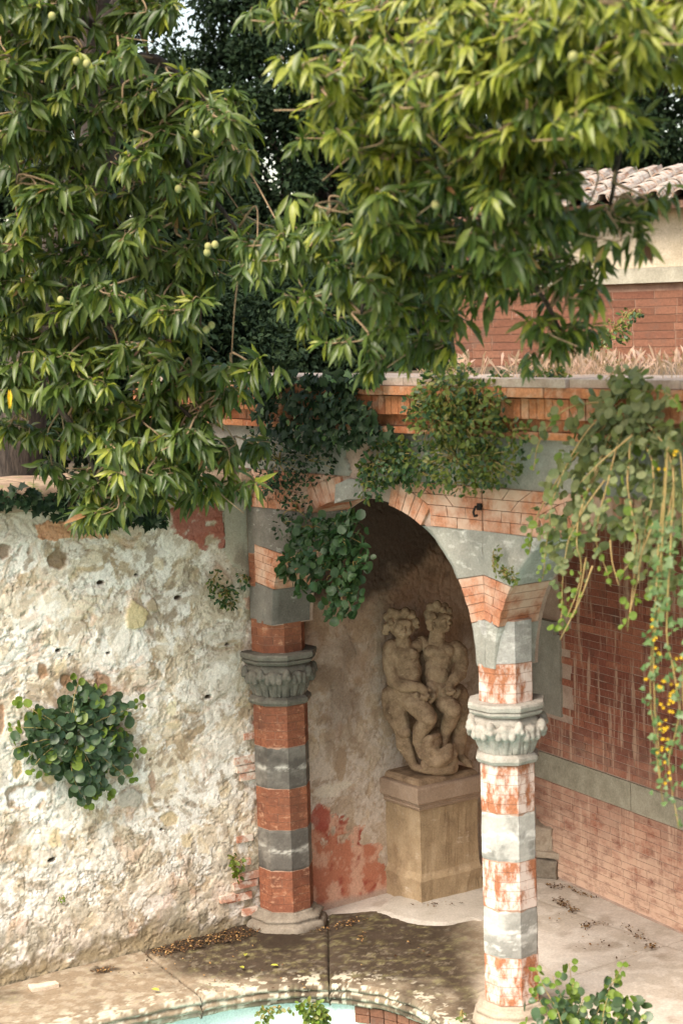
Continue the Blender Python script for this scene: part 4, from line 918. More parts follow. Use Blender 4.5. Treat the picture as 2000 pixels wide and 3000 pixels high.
    limb(s, [(415, 1480, .01), (430, 1580, .0), (500, 1740, .01), (520, 1790, .0)], [78, 86, 54, 50]); foot_(s, (530, 1815, .02), (600, 1848, .08), 44)
    limb(s, [(480, 1130, .03), (600, 1240, .13), (670, 1320, .18)], [112, 104, 88]); E(s, (676, 1330, .20), 82, 78, d=70)
    limb(s, [(660, 1350, .16), (600, 1440, .11), (565, 1560, .08), (590, 1640, .10)], [84, 84, 56, 46]); foot_(s, (592, 1650, .10), (660, 1715, .16), 36)
    s.build('putto_body', M_STAT, .0055, 1, .003, root, 18)
    bd1 = [o for o in root.children if o.name.startswith('putto_body')][0]
    curls('curly_hair', (400, 372, .0), 122, .22, .10, bd1, 4, [(255, 400, -.01, 52), (235, 450, -.02, 44), (260, 300, .0, 56), (300, 250, .03, 50), (440, 245, .06, 52), (500, 275, .05, 54), (545, 340, .02, 44), (555, 390, .0, 36), (290, 350, .05, 40), (350, 262, .05, 46)])
    # ---- right putto, head turned to the right and up
    s = Sculpt()
    f = face(s, (795, 350, -.02), 112, .85, -.22)
    limb(s, [(765, 440, -.04), (755, 560, -.05)], [78, 86])
    E(s, (785, 670, -.05), 168, 125, d=108); E(s, (712, 655, .005), 88, 66, d=54); E(s, (860, 645, -.005), 80, 64, d=52)
    limb(s, [(785, 700, -.05), (765, 870, -.04), (790, 1010, -.04)], [138, 134, 140]); E(s, (765, 890, .025), 108, 112, d=76)
    E(s, (830, 1060, -.05), 165, 112, d=120)
    limb(s, [(950, 610, -.05), (985, 660, -.04), (1010, 770, -.02), (990, 880, .02)], [70, 80, 70, 62]); limb(s, [(990, 880, .02), (940, 930, .07), (890, 985, .10)], [66, 60, 44])
    hand(s, (890, 985, .10), (890, 1030, .12), [(850, 1085, .14), (885, 1095, .145), (922, 1085, .14), (955, 1060, .135)], (820, 1045, .13))
    limb(s, [(650, 600, -.05), (600, 545, -.08), (555, 600, -.07)], [58, 54, 50])
    limb(s, [(800, 1110, -.02), (870, 1190, .08), (925, 1235, .13)], [112, 100, 84]); E(s, (930, 1245, .15), 78, 76, d=66)
    limb(s, [(915, 1270, .11), (880, 1370, .06), (835, 1490, .03), (835, 1570, .04)], [82, 78, 50, 42]); foot_(s, (838, 1575, .04), (850, 1640, .07), 34)
    limb(s, [(960, 1090, -.06), (1000, 1230, -.05), (1000, 1390, -.04)], [112, 104, 80]); limb(s, [(1000, 1420, -.04), (985, 1520, -.06), (990, 1690, -.05)], [84, 82, 50]); foot_(s, (1000, 1720, -.03), (1080, 1790, .02), 42)
    s.build('putto_body', M_STAT, .0055, 1, .003, root, 18)
    bd2 = [o for o in root.children if o.name.startswith('putto_body') and o != bd1][0]
    curls('curly_hair', (775, 315, -.05), 118, .85, -.22, bd2, 9, [(690, 200, -.02, 48), (760, 175, .0, 50), (840, 195, .0, 46), (880, 240, -.02, 44), (665, 270, -.02, 52), (680, 350, -.0, 50), (690, 410, .0, 42), (890, 300, -.05, 36), (720, 290, .05, 42), (820, 230, .05, 40)])
    # ---- shells and drapery held between them
    s = Sculpt()
    for i in range(15):
        t = i / 14 * math.pi; limb(s, [(640 + 95 * math.cos(t) * .98, 1085 + 92 * math.sin(t), .125), (640 + 60 * math.cos(t), 1085 + 55 * math.sin(t), .10)], [22, 30])
    for i in range(13):
        t = i / 12 * math.pi; limb(s, [(895 + 92 * math.cos(t), 1050 + 82 * math.sin(t), .095), (895 + 50 * math.cos(t), 1045 + 50 * math.sin(t), .075)], [20, 28])
    E(s, (770, 1020, .05), 95, 62, d=44); E(s, (760, 1100, .045), 62, 44, d=40); limb(s, [(690, 985, .07), (735, 1040, .08), (760, 1130, .06)], [38, 44, 36]); limb(s, [(720, 960, .05), (800, 1040, .07), (790, 1130, .05)], [34, 40, 34])
    s.build('drapery', M_STAT, .0072, 2, .004, root, 18)
    # ---- dolphin-like sea monster at their feet
    s = Sculpt()
    limb(s, [(770, 1480, .0), (720, 1560, .06), (690, 1640, .11), (690, 1720, .12)], [60, 92, 98, 70]); E(s, (675, 1590, .17), 44, 40, d=34); limb(s, [(600, 1540, .10), (690, 1530, .16), (770, 1500, .10)], [28, 34, 26])
    limb(s, [(640, 1700, .14), (760, 1770, .16), (860, 1700, .15), (885, 1620, .13)], [44, 62, 58, 40]); limb(s, [(585, 1690, .13), (690, 1790, .15), (820, 1780, .14), (930, 1690, .11), (920, 1610, .09)], [26, 34, 40, 42, 34])
    limb(s, [(700, 1650, .16), (770, 1690, .17), (840, 1640, .15)], [30, 32, 26]); limb(s, [(560, 1640, .08), (600, 1720, .14), (650, 1750, .15)], [26, 28, 22])
    limb(s, [(800, 1560, .02), (830, 1650, .06), (800, 1720, .08)], [40, 46, 50])
    limb(s, [(660, 1800, .08), (760, 1840, .08), (880, 1830, .07), (920, 1760, .05)], [70, 78, 66, 56]); E(s, (700, 1850, .05), 140, 44, d=100); E(s, (850, 1850, .04), 120, 46, d=100)
    for i in range(5): limb(s, [(885 + i * 14, 1690 + i * 4, .12), (890 + i * 14, 1745 + i * 5, .12)], [10, 12])
    E(s, (945, 1815, .06), 34, 40); E(s, (900, 1845, .07), 44, 26)
    s.build('sea_monster', M_STAT, .0072, 2, .004, root, 16)
    # rough block behind the legs
    s = Sculpt(); limb(s, [(760, 1250, -.14), (800, 1500, -.13), (820, 1800, -.10)], [110, 130, 150]); limb(s, [(620, 700, -.16), (700, 1000, -.15), (720, 1250, -.14)], [60, 90, 110])
    s.build('support_block', M_STAT, .012, 3, .010, root, 9)
statue()
# broken architectural fragment in the corner
fp = onz(1262, 2015, 0); 
FG = thing('broken_fragment', 'broken moulded stone block leaning in the brick corner behind the pale column', 'stone block', fp)
def blockmesh(c, dx, dy, dz, ang, nz, seed, tilt=0.0, n=8):
    import itertools
    V = []; Fc = []; R3 = np.asarray(Matrix.Rotation(ang, 3, 'Z') @ Matrix.Rotation(tilt, 3, 'Y'))
    mb = MB()
    for ax in range(3):
        for sg in (-1, 1):
            a, b = [k for k in range(3) if k != ax]; g = np.linspace(-1, 1, n); A, B = [q.ravel() for q in np.meshgrid(g, g, indexing='ij')]
            W_ = np.zeros((len(A), 3)); W_[:, a] = A; W_[:, b] = B; W_[:, ax] = sg; f = [tuple(q if sg * (1 if ax != 1 else -1) > 0 else q[::-1]) for q in gridfaces(n, n)]
            mb.add(W_, f)
    V = np.concatenate(mb.V); rd = np.abs(V); V = V * (1 - .05 * (np.sort(rd, 1)[:, 1:2] ** 6)); V = V * np.array([dx, dy, dz]) / 2
    V = V + (np.stack([fbm(V * 8 + seed, 4, 1), fbm(V * 8 + seed, 4, 2), fbm(V * 8 + seed, 4, 3)], 1) - .5) * nz * 2
    return V @ R3.T + c, mb.F
V, Fc = blockmesh(fp + np.array([-.03, .13, .06]), .32, .28, .15, math.radians(-25), .02, 3); link('foot_block', mkmesh('foot_block', V, Fc, M_BASE), FG)
V, Fc = blockmesh(fp + np.array([-.07, .15, .27]), .24, .2, .27, math.radians(-22), .03, 8, .25); link('carved_block', mkmesh('carved_block', V, Fc, M_FRAG), FG)
V, Fc = blockmesh(fp + np.array([.03, .13, .23]), .09, .2, .18, math.radians(-28), .008, 5, .0); link('moulding', mkmesh('moulding', V, Fc, M_FRAG), FG)
V, Fc = blockmesh(fp + np.array([-.0, .12, .175]), .30, .25, .05, math.radians(-28), .006, 6, .0); link('moulded_ledge', mkmesh('moulded_ledge', V, Fc, M_FRAG), FG)

# ------------------------------------------------------------------ brick house on the upper terrace
HD = np.array([math.cos(math.radians(-25)), math.sin(math.radians(-25)), 0]); HN = np.array([HD[1], -HD[0], 0]); HP = aty(1040, 700, 16.4); HP = np.array([HP[0], HP[1], 0])
def hp(x, y, off=0.0): q = onpl(x, y, HP + HN * off, HN); return (q - HP) @ HD, q[2]
HO = thing('brick_house', 'low red brick outbuilding with cream eaves and mossy tiled roof', 'house', HP + HD * 1.5 + ZZ * 3.87)
zl0, zl1 = hp(1568, 648)[1], hp(1568, 612)[1]; zev = hp(1568, 470)[1]; HL = 5.0
brick_face(HO, HP, HD, HN, HL, 3.80, zl0, .37, .069, M_BRH, None, .008, .006, None)
link('wall_core', mkmesh('wall_core', *hexa([HP + HD * HL - HN * 3.5 + ZZ * 3.6, HP - HN * 3.5 + ZZ * 3.6, HP - HN * 3.5 + ZZ * zev, HP + HD * HL - HN * 3.5 + ZZ * zev], [HP + HD * HL + ZZ * 3.6, HP + ZZ * 3.6, HP + ZZ * zev, HP + HD * HL + ZZ * zev]), M_MORTD), HO)
zi = hp(1200, 560)[0]
slab_on(HP, HD, HN, hp(1200, 640)[0], HL, zl0 + .004, zl1, .06, 'lintel', M_LINT, HO, .05, .008)
slab_on(HP, HD, HN, hp(1200, 640)[0], HL, zl1 + .002, zev - .02, .035, 'render_panel', M_CREAM, HO, .06, .008)
brick_face(HO, HP, HD, HN, hp(1200, 640)[0] - .005, zl0 + .0, zev - .03, .37, .069, M_BRH, None, .008, .006, None)
slab_on(HP + HN * .22, HD, HN, .25, HL, zev - .02, zev + .015, .03, 'eaves_board', M_LINT, HO, .1, .006)
zr = hp(1568, 395, -1.2)[1]; E0 = HP + HN * .30 + ZZ * (zev + .02); RDv = (HP - HN * 1.3 + ZZ * (zr - .02)) - E0; RL = np.linalg.norm(RDv); RDu = RDv / RL; RN = np.cross(HD, RDu); RN = RN if RN[2] > 0 else -RN
link('roof_bed', mkmesh('roof_bed', *hexa([E0 + HD * HL - RN * .06, E0 + HD * .25 - RN * .06, E0 + HD * .25 + RDu * (RL + .1) - RN * .06, E0 + HD * HL + RDu * (RL + .1) - RN * .06], [E0 + HD * HL, E0 + HD * .25, E0 + HD * .25 + RDu * (RL + .1), E0 + HD * HL + RDu * (RL + .1)]), M_MORTD), HO)
def barrel(r0, r1, L, up):
    V = []; n = 8
    for (t, r) in ((0, r0), (1, r1)):
        for k in range(n + 1):
            a = math.pi * k / n
            for th_ in (0, -.014): V.append((math.cos(a) * (r + th_), t * L, math.sin(a) * (r + th_) * (1 if up else -1)))
    m = 2 * (n + 1); Fc = []
    for k in range(n):
        a, b = 2 * k, 2 * k + 2; Fc += [(a, b, m + b, m + a), (a + 1, m + a + 1, m + b + 1, b + 1), (a, a + 1, b + 1, b), (m + a, m + b, m + b + 1, m + a + 1)]
    return np.array(V), Fc
tm = [mkmesh('roof_tile', *(lambda v, f: (v + (fbm(v * 9 + i, 3, i)[:, None] - .5) * .02, f))(*barrel(.085, .065, .42, True)), M_TILE) for i in range(3)]
tu = mkmesh('roof_tile', *barrel(.075, .09, .42, False), M_TILE)
sx = .30
while sx < HL:
    for j in range(int(RL / .34) + 1):
        for kind in (0, 1):
            p = E0 + HD * (sx + (.11 if kind else 0) + rng.uniform(-.012, .012)) + RDu * (j * .34 - .07 + rng.uniform(-.02, .02)) + RN * ((.075 if kind else .085) + j * .004)
            m4 = Matrix.Identity(4); an = rng.uniform(-.06, .06); d1 = HD * math.cos(an) + RDu * math.sin(an); d2 = RDu * math.cos(an) - HD * math.sin(an)
            if kind == 0: p = p - RN * .0
            for i in range(3): m4[i][0] = d1[i]; m4[i][1] = d2[i]; m4[i][2] = RN[i]; m4[i][3] = p[i]
            if kind: m4[0][3] -= RN[0] * .05; m4[1][3] -= RN[1] * .05; m4[2][3] -= RN[2] * .05
            link('roof_tile', tm[rng.integers(3)] if kind else tu, HO, m4)
    sx += .22
# pale stone chip on the paving
p = onz(102, 2266, .02); V, Fc = blockmesh(p, .19, .075, .035, .45, .012, 4); tag(link('stone_chip', mkmesh('stone_chip', V, Fc, M_CHIP, True)), 'pale flat stone chip lying on the mossy paving by the cream wall', 'stone')
# ------------------------------------------------------------------ leaves
def lance(w=.12, curve=.25, fold=.05):
    st = [(0, .006), (.12, .035), (.30, w * .9), (.52, w), (.75, w * .66), (.9, w * .28), (1, 0)]
    V = []
    for t, h in st:
        z = -curve * t * t; V += [(t, -h, z + fold * h / w), (t, 0, z), (t, h, z + fold * h / w)]
    Fc = []
    for i in range(len(st) - 1):
        a = i * 3; Fc += [(a, a + 3, a + 4, a + 1), (a + 1, a + 4, a + 5, a + 2)]
    return np.array(V), Fc
def roundleaf(n=10, cup=.08, stalk=True):
    V = [(.5, 0, -cup)]; 
    for k in range(n):
        a = 2 * math.pi * k / n; r = .5 * (1 - .10 * math.cos(a + math.pi) ** 8); V.append((.5 + r * math.cos(a), r * .96 * math.sin(a), cup * .4 * math.cos(2 * a)))
    Fc = [(0, 1 + k, 1 + (k + 1) % n) for k in range(n)]; return np.array(V), Fc
def ivyleaf(bend=.12):
    o = [(0, .0), (.02, .28), (-.06, .50), (.26, .40), (.42, .56), (.55, .26), (1.0, 0), (.55, -.26), (.42, -.56), (.26, -.40), (-.06, -.50), (.02, -.28)]
    V = [(.3, 0, .03)] + [(x, y, -bend * (x * x + y * y * 1.4)) for x, y in o]; n = len(o); return np.array(V), [(0, 1 + (k + 1) % n, 1 + k)[::-1] for k in range(n)]
def smallleaf(w=.3):
    return np.array([(0, 0, 0), (.35, -w * .8, .05), (.5, 0, -.02), (.35, w * .8, .05), (.75, -w * .7, .02), (.75, w * .7, .02), (1, 0, -.08)]), [(0, 1, 2), (0, 2, 3), (1, 4, 6, 2), (2, 6, 5, 3)]
def diamond(): return np.array([(0, 0, 0), (.5, -.26, .06), (1, 0, -.05), (.5, .26, .06)]), [(0, 1, 2), (0, 2, 3)]
LT = {'lance': [lance(.11, .22, .05), lance(.12, .42, .06), lance(.10, .08, .04), lance(.13, .6, .05), lance(.115, .3, .08)], 'round': [roundleaf(), roundleaf(10, .2), roundleaf(9, -.08), roundleaf(10, .12), roundleaf(11, .3)], 'ivy': [ivyleaf(), ivyleaf(.25)], 'small': [smallleaf(), smallleaf(.36)], 'dia': [diamond()]}
def norml(a): return a / (np.linalg.norm(a, axis=-1, keepdims=True) + 1e-9)
LMESH = {}
def foliage(root, kind, pos, dr, nr, size, mats, mi=None, limit=300, part='leaf', stuff='foliage', parts=True):
    N = len(pos); pos = np.asarray(pos); dr = norml(np.asarray(dr)); nr = np.asarray(nr); nr = norml(nr - dr * (nr * dr).sum(1, keepdims=True)); sd_ = np.cross(nr, dr)
    mi = np.zeros(N, int) if mi is None else np.asarray(mi); size = np.asarray(size) * np.ones(N); tv = rng.integers(0, len(LT[kind]), N)
    d = pos - CAM; k = d @ fw; x, y = F_PX * (d @ RT) / k, F_PX * (d @ UPV) / k; vis = (np.abs(x) < 1010) & (np.abs(y) < 1510)
    order = np.argsort(np.where(vis, 0, 1e6) + k / size * .01 * .5 + k * .5); np_ = min(limit, N) if parts else 0
    for i in order[:np_]:
        key = (kind, tv[i], mats[mi[i]].name)
        if key not in LMESH: LMESH[key] = mkmesh(part, LT[kind][tv[i]][0], LT[kind][tv[i]][1], mats[mi[i]], kind != 'dia')
        m4 = Matrix.Identity(4); s = size[i]
        for r in range(3): m4[r][0] = dr[i, r] * s; m4[r][1] = sd_[i, r] * s; m4[r][2] = nr[i, r] * s; m4[r][3] = pos[i, r]
        link(part, LMESH[key], root, m4)
    rest = order[np_:]
    if not len(rest): return
    Vs, Fs, Ms, off = [], [], [], 0
    for t in range(len(LT[kind])):
        ids = rest[tv[rest] == t]
        if not len(ids): continue
        T, Fc = LT[kind][t]; n = len(T); Fq = np.array([list(f) + [f[-1]] * (4 - len(f)) for f in Fc])
        V = pos[ids][:, None] + size[ids][:, None, None] * (T[None, :, 0:1] * dr[ids][:, None] + T[None, :, 1:2] * sd_[ids][:, None] + T[None, :, 2:3] * nr[ids][:, None])
        Vs.append(V.reshape(-1, 3)); base = off + np.arange(len(ids)) * n; Fs.append((Fc, base)); Ms.append(np.repeat(mi[ids], len(Fc))); off += len(ids) * n
    me = bpy.data.meshes.new(stuff); V = np.concatenate(Vs).astype(np.float32); me.vertices.add(len(V)); me.vertices.foreach_set('co', V.ravel())
    li, ls, c = [], [], 0
    for Fc, base in Fs:
        sz = np.array([len(f) for f in Fc]); flat = np.concatenate([np.array(f) for f in Fc]); li.append((base[:, None] + flat[None]).ravel()); st = np.concatenate([[0], np.cumsum(sz)[:-1]]); ls.append((c + np.arange(len(base))[:, None] * sz.sum() + st[None]).ravel()); c += len(base) * sz.sum()
    li = np.concatenate(li); ls = np.concatenate(ls); me.loops.add(len(li)); me.loops.foreach_set('vertex_index', li.astype(np.int32)); me.polygons.add(len(ls)); me.polygons.foreach_set('loop_start', ls.astype(np.int32))
    me.update(calc_edges=True); me.polygons.foreach_set('use_smooth', np.full(len(ls), kind != 'dia'))
    for m in mats: me.materials.append(m)
    me.polygons.foreach_set('material_index', np.concatenate(Ms).astype(np.int32)); me.update()
    o = link(stuff, me, root); o['kind'] = 'stuff'
def rvec(n, s=1.0): return rng.normal(0, s, (n, 3))
def stems_mesh(root, polys, rad, mat, name='stem', sides=4):
    for p in polys: V, Fc = tube(p, np.linspace(rad, rad * .45, len(p)), sides); link(name, mkmesh(name, V, Fc, mat, True), root)

# ------------------------------------------------------------------ the peach tree over the wall
tb = aty(30, 1110, 12.55); PTR = thing('peach_tree', 'large drooping peach tree with long narrow leaves spreading over the walls', 'tree', (tb[0], tb[1], 2.9))
trunk = [np.array([tb[0] - .05, tb[1], 2.6]), aty(32, 1090, 12.55), aty(55, 930, 12.5), aty(95, 740, 12.4), aty(165, 500, 12.2), aty(238, 290, 12.0), aty(225, 60, 11.8), aty(195, -200, 11.6)]
V, Fc = tube(spline(trunk, 6), np.linspace(.20, .11, 43), 14); V = V + (fbm(V * np.array([9, 9, 2]), 4, 150)[:, None] - .5) * norml(V - V.mean(0)) * .05; link('trunk', mkmesh('trunk', V, Fc, M_BARK, True), PTR)
LIMBS = [[aty(228, 90, 11.85), aty(400, -120, 11.0), aty(700, -190, 9.8), aty(1050, -150, 9.0), aty(1350, -90, 8.5), aty(1650, -60, 8.2)],
         [aty(860, -170, 9.4), aty(940, 60, 9.0), aty(930, 330, 9.0), aty(860, 560, 9.3), aty(830, 720, 9.4)], [aty(1180, -120, 8.7), aty(1240, 150, 8.4), aty(1230, 400, 8.6), aty(1190, 560, 8.8), aty(1290, 760, 9.0)],
         [aty(165, 500, 12.2), aty(150, 590, 11.4), aty(240, 720, 10.9), aty(330, 850, 10.8), aty(470, 980, 10.8)], [aty(120, 640, 12.3), aty(60, 680, 11.2), aty(70, 830, 10.9), aty(180, 1000, 10.8), aty(240, 1140, 10.9)],
         [aty(238, 290, 12.0), aty(350, 300, 11.0), aty(450, 400, 10.7), aty(560, 545, 10.6)], [aty(232, 200, 11.9), aty(330, 130, 10.9), aty(430, 190, 10.5), aty(500, 270, 10.4)], [aty(235, 250, 12.0), aty(120, 180, 11.0), aty(50, 260, 10.6), aty(40, 420, 10.5)],
         [aty(225, 60, 11.8), aty(100, 20, 11.0), aty(30, 80, 10.6)], [aty(1350, -90, 8.5), aty(1420, 80, 8.3), aty(1430, 260, 8.3), aty(1400, 470, 8.6)], [aty(228, 90, 11.85), aty(80, 150, 11.7), aty(0, 190, 11.6)]]
LR = [.085, .045, .045, .05, .045, .04, .04, .04, .045, .035, .06]; LPTS = []
for L, r in zip(LIMBS, LR):
    p = spline(L, 8); LPTS.append(p); V, Fc = tube(p, np.linspace(r, .009, len(p)), 8); V = V + (fbm(V * 6, 3, 151)[:, None] - .5) * .03; link('limb', mkmesh('limb', V, Fc, M_BARK, True), PTR)
LALL = np.concatenate(LPTS)
# (x, y, rx, ry, depth) of the leafy sprays, photo at 1568 wide
BL = [(60, 50, 120, 90, 10.4), (120, 110, 60, 50, 10.4), (270, 110, 50, 40, 10.4), (310, 50, 70, 60, 10.4), (50, 190, 100, 90, 10.4), (170, 190, 90, 70, 10.5), (310, 200, 80, 70, 10.4), (430, 250, 90, 60, 10.3), (490, 270, 50, 45, 10.3), (70, 330, 110, 80, 10.5), (330, 320, 110, 60, 10.4), (490, 345, 60, 35, 10.4), (170, 350, 50, 40, 11.0),
      (50, 460, 90, 80, 10.6), (150, 430, 90, 60, 10.6), (330, 440, 100, 55, 10.6), (450, 420, 70, 50, 10.6), (575, 400, 40, 30, 10.5), (90, 580, 120, 80, 10.7), (270, 550, 90, 50, 10.7), (400, 540, 90, 60, 10.6), (500, 560, 60, 40, 10.6), (560, 520, 50, 35, 10.6), (50, 700, 90, 70, 10.8), (190, 680, 90, 60, 10.8), (330, 650, 90, 55, 10.7), (420, 690, 70, 55, 10.7), (480, 640, 45, 40, 10.7),
      (80, 800, 110, 70, 10.8), (220, 800, 110, 50, 10.8), (330, 790, 80, 50, 10.8), (430, 770, 50, 35, 10.8), (110, 900, 120, 60, 10.8), (270, 890, 120, 60, 10.7), (410, 880, 110, 55, 10.7), (530, 860, 65, 55, 10.7), (60, 990, 60, 45, 10.9), (200, 980, 90, 60, 10.8), (330, 980, 110, 60, 10.7), (470, 980, 100, 65, 10.7), (540, 1040, 45, 60, 10.8),
      (150, 1060, 55, 45, 11.0), (330, 1070, 90, 40, 10.9), (450, 1080, 95, 50, 10.8), (540, 1100, 35, 30, 10.9), (210, 1150, 80, 45, 11.0), (320, 1130, 60, 35, 11.0), (470, 1150, 60, 35, 10.9), (190, 1195, 45, 25, 11.0), (300, 1040, 60, 40, 10.9),
      (120, -90, 160, 80, 10.6), (330, -80, 120, 70, 10.6), (250, -200, 260, 80, 10.8), (560, -130, 110, 60, 10.2), (800, -70, 150, 40, 9.4), (1080, -50, 160, 40, 8.6), (1350, -50, 160, 40, 8.2),  # unseen sprays above the view, added to shade the arcade and wall
      (740, 20, 120, 60, 9.3), (900, 30, 130, 70, 8.8), (1080, 40, 130, 70, 8.3), (1260, 40, 130, 80, 8.0), (1430, 50, 120, 80, 7.8), (1540, 40, 60, 60, 7.8), (840, 110, 90, 60, 8.8), (760, 170, 80, 50, 8.8), (980, 140, 110, 70, 8.5), (1120, 150, 110, 70, 8.2), (1280, 150, 120, 70, 8.0), (1420, 150, 110, 60, 7.9),
      (740, 230, 65, 35, 8.8), (860, 220, 90, 55, 8.7), (960, 230, 90, 60, 8.5), (1100, 260, 110, 60, 8.3), (1260, 260, 110, 60, 8.1), (1370, 250, 90, 60, 8.1), (920, 320, 110, 60, 8.7), (1060, 340, 110, 60, 8.5), (1180, 350, 110, 60, 8.3), (1310, 350, 90, 60, 8.3), (1400, 330, 60, 60, 8.2), (740, 350, 70, 35, 9.2), (850, 390, 80, 60, 9.0), (960, 420, 90, 60, 8.8), (1080, 440, 90, 60, 8.7), (1200, 440, 100, 55, 8.6), (1320, 440, 80, 50, 8.5), (1410, 450, 60, 45, 8.5), (1470, 500, 50, 25, 8.4),
      (650, 560, 80, 40, 9.8), (590, 600, 50, 30, 10.0), (760, 510, 80, 50, 9.4), (860, 520, 90, 55, 9.2), (980, 530, 90, 55, 9.0), (1090, 540, 70, 50, 9.0), (760, 590, 80, 45, 9.5), (880, 610, 90, 50, 9.3), (990, 620, 60, 50, 9.2), (1220, 540, 110, 50, 8.7), (1340, 540, 80, 50, 8.6), (1400, 570, 45, 35, 8.6), (1180, 610, 80, 45, 8.9), (1290, 620, 80, 50, 8.8),
      (700, 690, 45, 30, 10.0), (720, 740, 50, 22, 10.0), (860, 700, 70, 45, 9.5), (960, 700, 65, 45, 9.4), (840, 760, 50, 40, 9.6), (930, 780, 75, 40, 9.5), (1020, 740, 40, 35, 9.4), (880, 830, 35, 30, 9.7), (1000, 810, 50, 30, 9.5), (1210, 680, 60, 45, 8.9), (1310, 690, 60, 40, 8.9), (1290, 770, 55, 45, 9.0), (1330, 770, 35, 25, 9.0), (1060, 610, 35, 25, 9.2), (1130, 640, 40, 30, 9.1)]
pos, dr, nr, size, mi = [], [], [], [], []; twigs = []; br = []
for (bx_, by_, rx, ry, Y) in BL:
    c = aty(bx_, by_, Y); a = LALL[np.argmin(np.linalg.norm(LALL - c - np.array([0, .3, .35]), axis=1))]; pxm = F_PX / .784 ** -1 / 1.0
    sc = Y / F_PX / .784; midp = (a + c) / 2 + np.array([0, 0, .12]) + rng.normal(0, .05, 3); bpoly = spline([a, midp, c + np.array([0, .08, .06])], 5); br.append(bpoly)
    n = max(4, int(rx * ry / 310 * (1.0 if Y < 10 else 1.1) * (.32 if bx_ > 1300 and by_ > 290 else 1)))
    for _ in range(n):
        if _ % 5 == 0:
            r, t = math.sqrt(rng.random()), rng.uniform(0, 2 * math.pi); sc_ = aty(bx_ + rx * r * math.cos(t), by_ + ry * r * math.sin(t), Y + rng.normal(0, .22)); sx_ = norml(np.array([rng.choice([-1, 1]) * rng.uniform(.5, 1.2), rng.normal(0, .5), rng.uniform(-.55, .12)])); sl_ = rng.uniform(.055, .095)
            s0_ = bpoly[np.argmin(np.linalg.norm(bpoly[3:] - sc_, axis=1)) + 3]; q_ = LALL[np.argmin(np.linalg.norm(LALL - sc_, axis=1))]; s0_ = q_ if np.linalg.norm(q_ - sc_) < np.linalg.norm(s0_ - sc_) else s0_
            br.append(spline([s0_, (s0_ + sc_) / 2 + np.array([0, .02, .05]) + rng.normal(0, .03, 3), sc_ - sx_ * .05, sc_ + sx_ * sl_ * 1.8], 4))
        p = sc_ + sx_ * ((_ % 5) - 2) * sl_ + rng.normal(0, .028, 3)
        st = sc_ + sx_ * ((_ % 5) - 2.6) * sl_ * .8 + np.array([0, .01, .02]); out = p - st; L_ = np.linalg.norm(out); out = out / (L_ + 1e-6); ax = norml(out * .8 + np.array([rng.normal(0, .35), -.35 + rng.normal(0, .35), -.15 + rng.normal(0, .3)]))
        twigs.append(spline([st, (st + p) / 2 + np.array([0, 0, .05 * L_]) + rng.normal(0, .015, 3), p], 3))
        for q_ in range(rng.integers(2, 6)):
            f = rng.uniform(.25, .9); rv_ = rng.normal(0, 1, 3); pos.append(st + (p - st) * f + np.array([0, 0, .05 * L_ * 4 * f * (1 - f)])); dr.append(out * .5 + rv_ * .55 + np.array([0, -.1, -.6])); nr.append(np.array([0, -.35, .75]) + rng.normal(0, .4, 3)); size.append(rng.uniform(.08, .145) * (1.12 if Y > 10 else 1.0)); mi.append(2 if rng.random() < .015 else 0)
        k = rng.integers(7, 16); e1 = np.cross(ax, [0, 0, 1.0]); e1 /= np.linalg.norm(e1) + 1e-6; e2 = np.cross(ax, e1); ph = rng.uniform(0, 6)
        yg = rng.random() < .45; sunny = Y < 9.2 and by_ < 420; fy = .34
        if sunny and rng.random() < .8: yg = True; fy = .85  # new growth, increased to paint the sun on the upper right canopy
        for i in range(k):
            q = ph + i * 2.4 + rng.normal(0, .5); f = i / k; rad = e1 * math.cos(q) + e2 * math.sin(q)
            d = ax * (.15 + .75 * (1 - f)) + rad * (.5 + .5 * f) + np.array([0, 0, -.34 - .32 * f]) + rng.normal(0, .25, 3); pos.append(p - ax * f * .10 + rad * .004); dr.append(d); nr.append(np.array([0, -.35, .75]) + rng.normal(0, .25, 3) - rad * .2)
            size.append(rng.uniform(.095, .16) * (.62 + .38 * min(1, f * 3)) * (1.12 if Y > 10 else 1.0)); mi.append(1 if (yg and f < fy) else (2 if rng.random() < .006 else 0))
foliage(PTR, 'lance', pos, dr, nr, size, [M_LEAF, M_LEAFY, M_DRYL], mi)
mb = MB()
for p in br: V, Fc = tube(p, np.linspace(.0085, .003, len(p)), 5); mb.add(V, Fc)
o = mb.build('branches', M_TWIG, PTR, True); o['kind'] = 'stuff'
mb = MB()
for p in twigs: V, Fc = tube(p, np.linspace(.0032, .0018, len(p)), 3); mb.add(V, Fc)
o = mb.build('twigs', M_TWIG, PTR, True); o['kind'] = 'stuff'
FV, FF = _ico((0, 0, 0), (1, 1, 1.12), 2)
fm = mkmesh('fruit', FV + (fbm(FV * 2, 3, 1)[:, None] - .5) * .1, FF, M_FRUIT, True)
for (x, y, Y) in [(120, 37, 10.0), (200, 146, 10.1), (176, 140, 10.15), (452, 308, 10.1), (410, 434, 10.3), (478, 566, 10.3), (494, 562, 10.3), (476, 580, 10.3), (140, 689, 10.5), (474, 757, 10.5), (486, 747, 10.52), (1000, 176, 8.2), (1315, 130, 7.7), (1000, 470, 8.6)]:
    p = aty(x, y, Y - .15); m4 = Matrix.Translation(Vector(p)) @ Matrix.Diagonal((.021, .021, .021, 1)); link('fruit', fm, PTR, m4)
p = aty(20, 895, 10.4); dry = mkmesh('dry_leaf', *lance(.11, .1, .08), M_YEL)
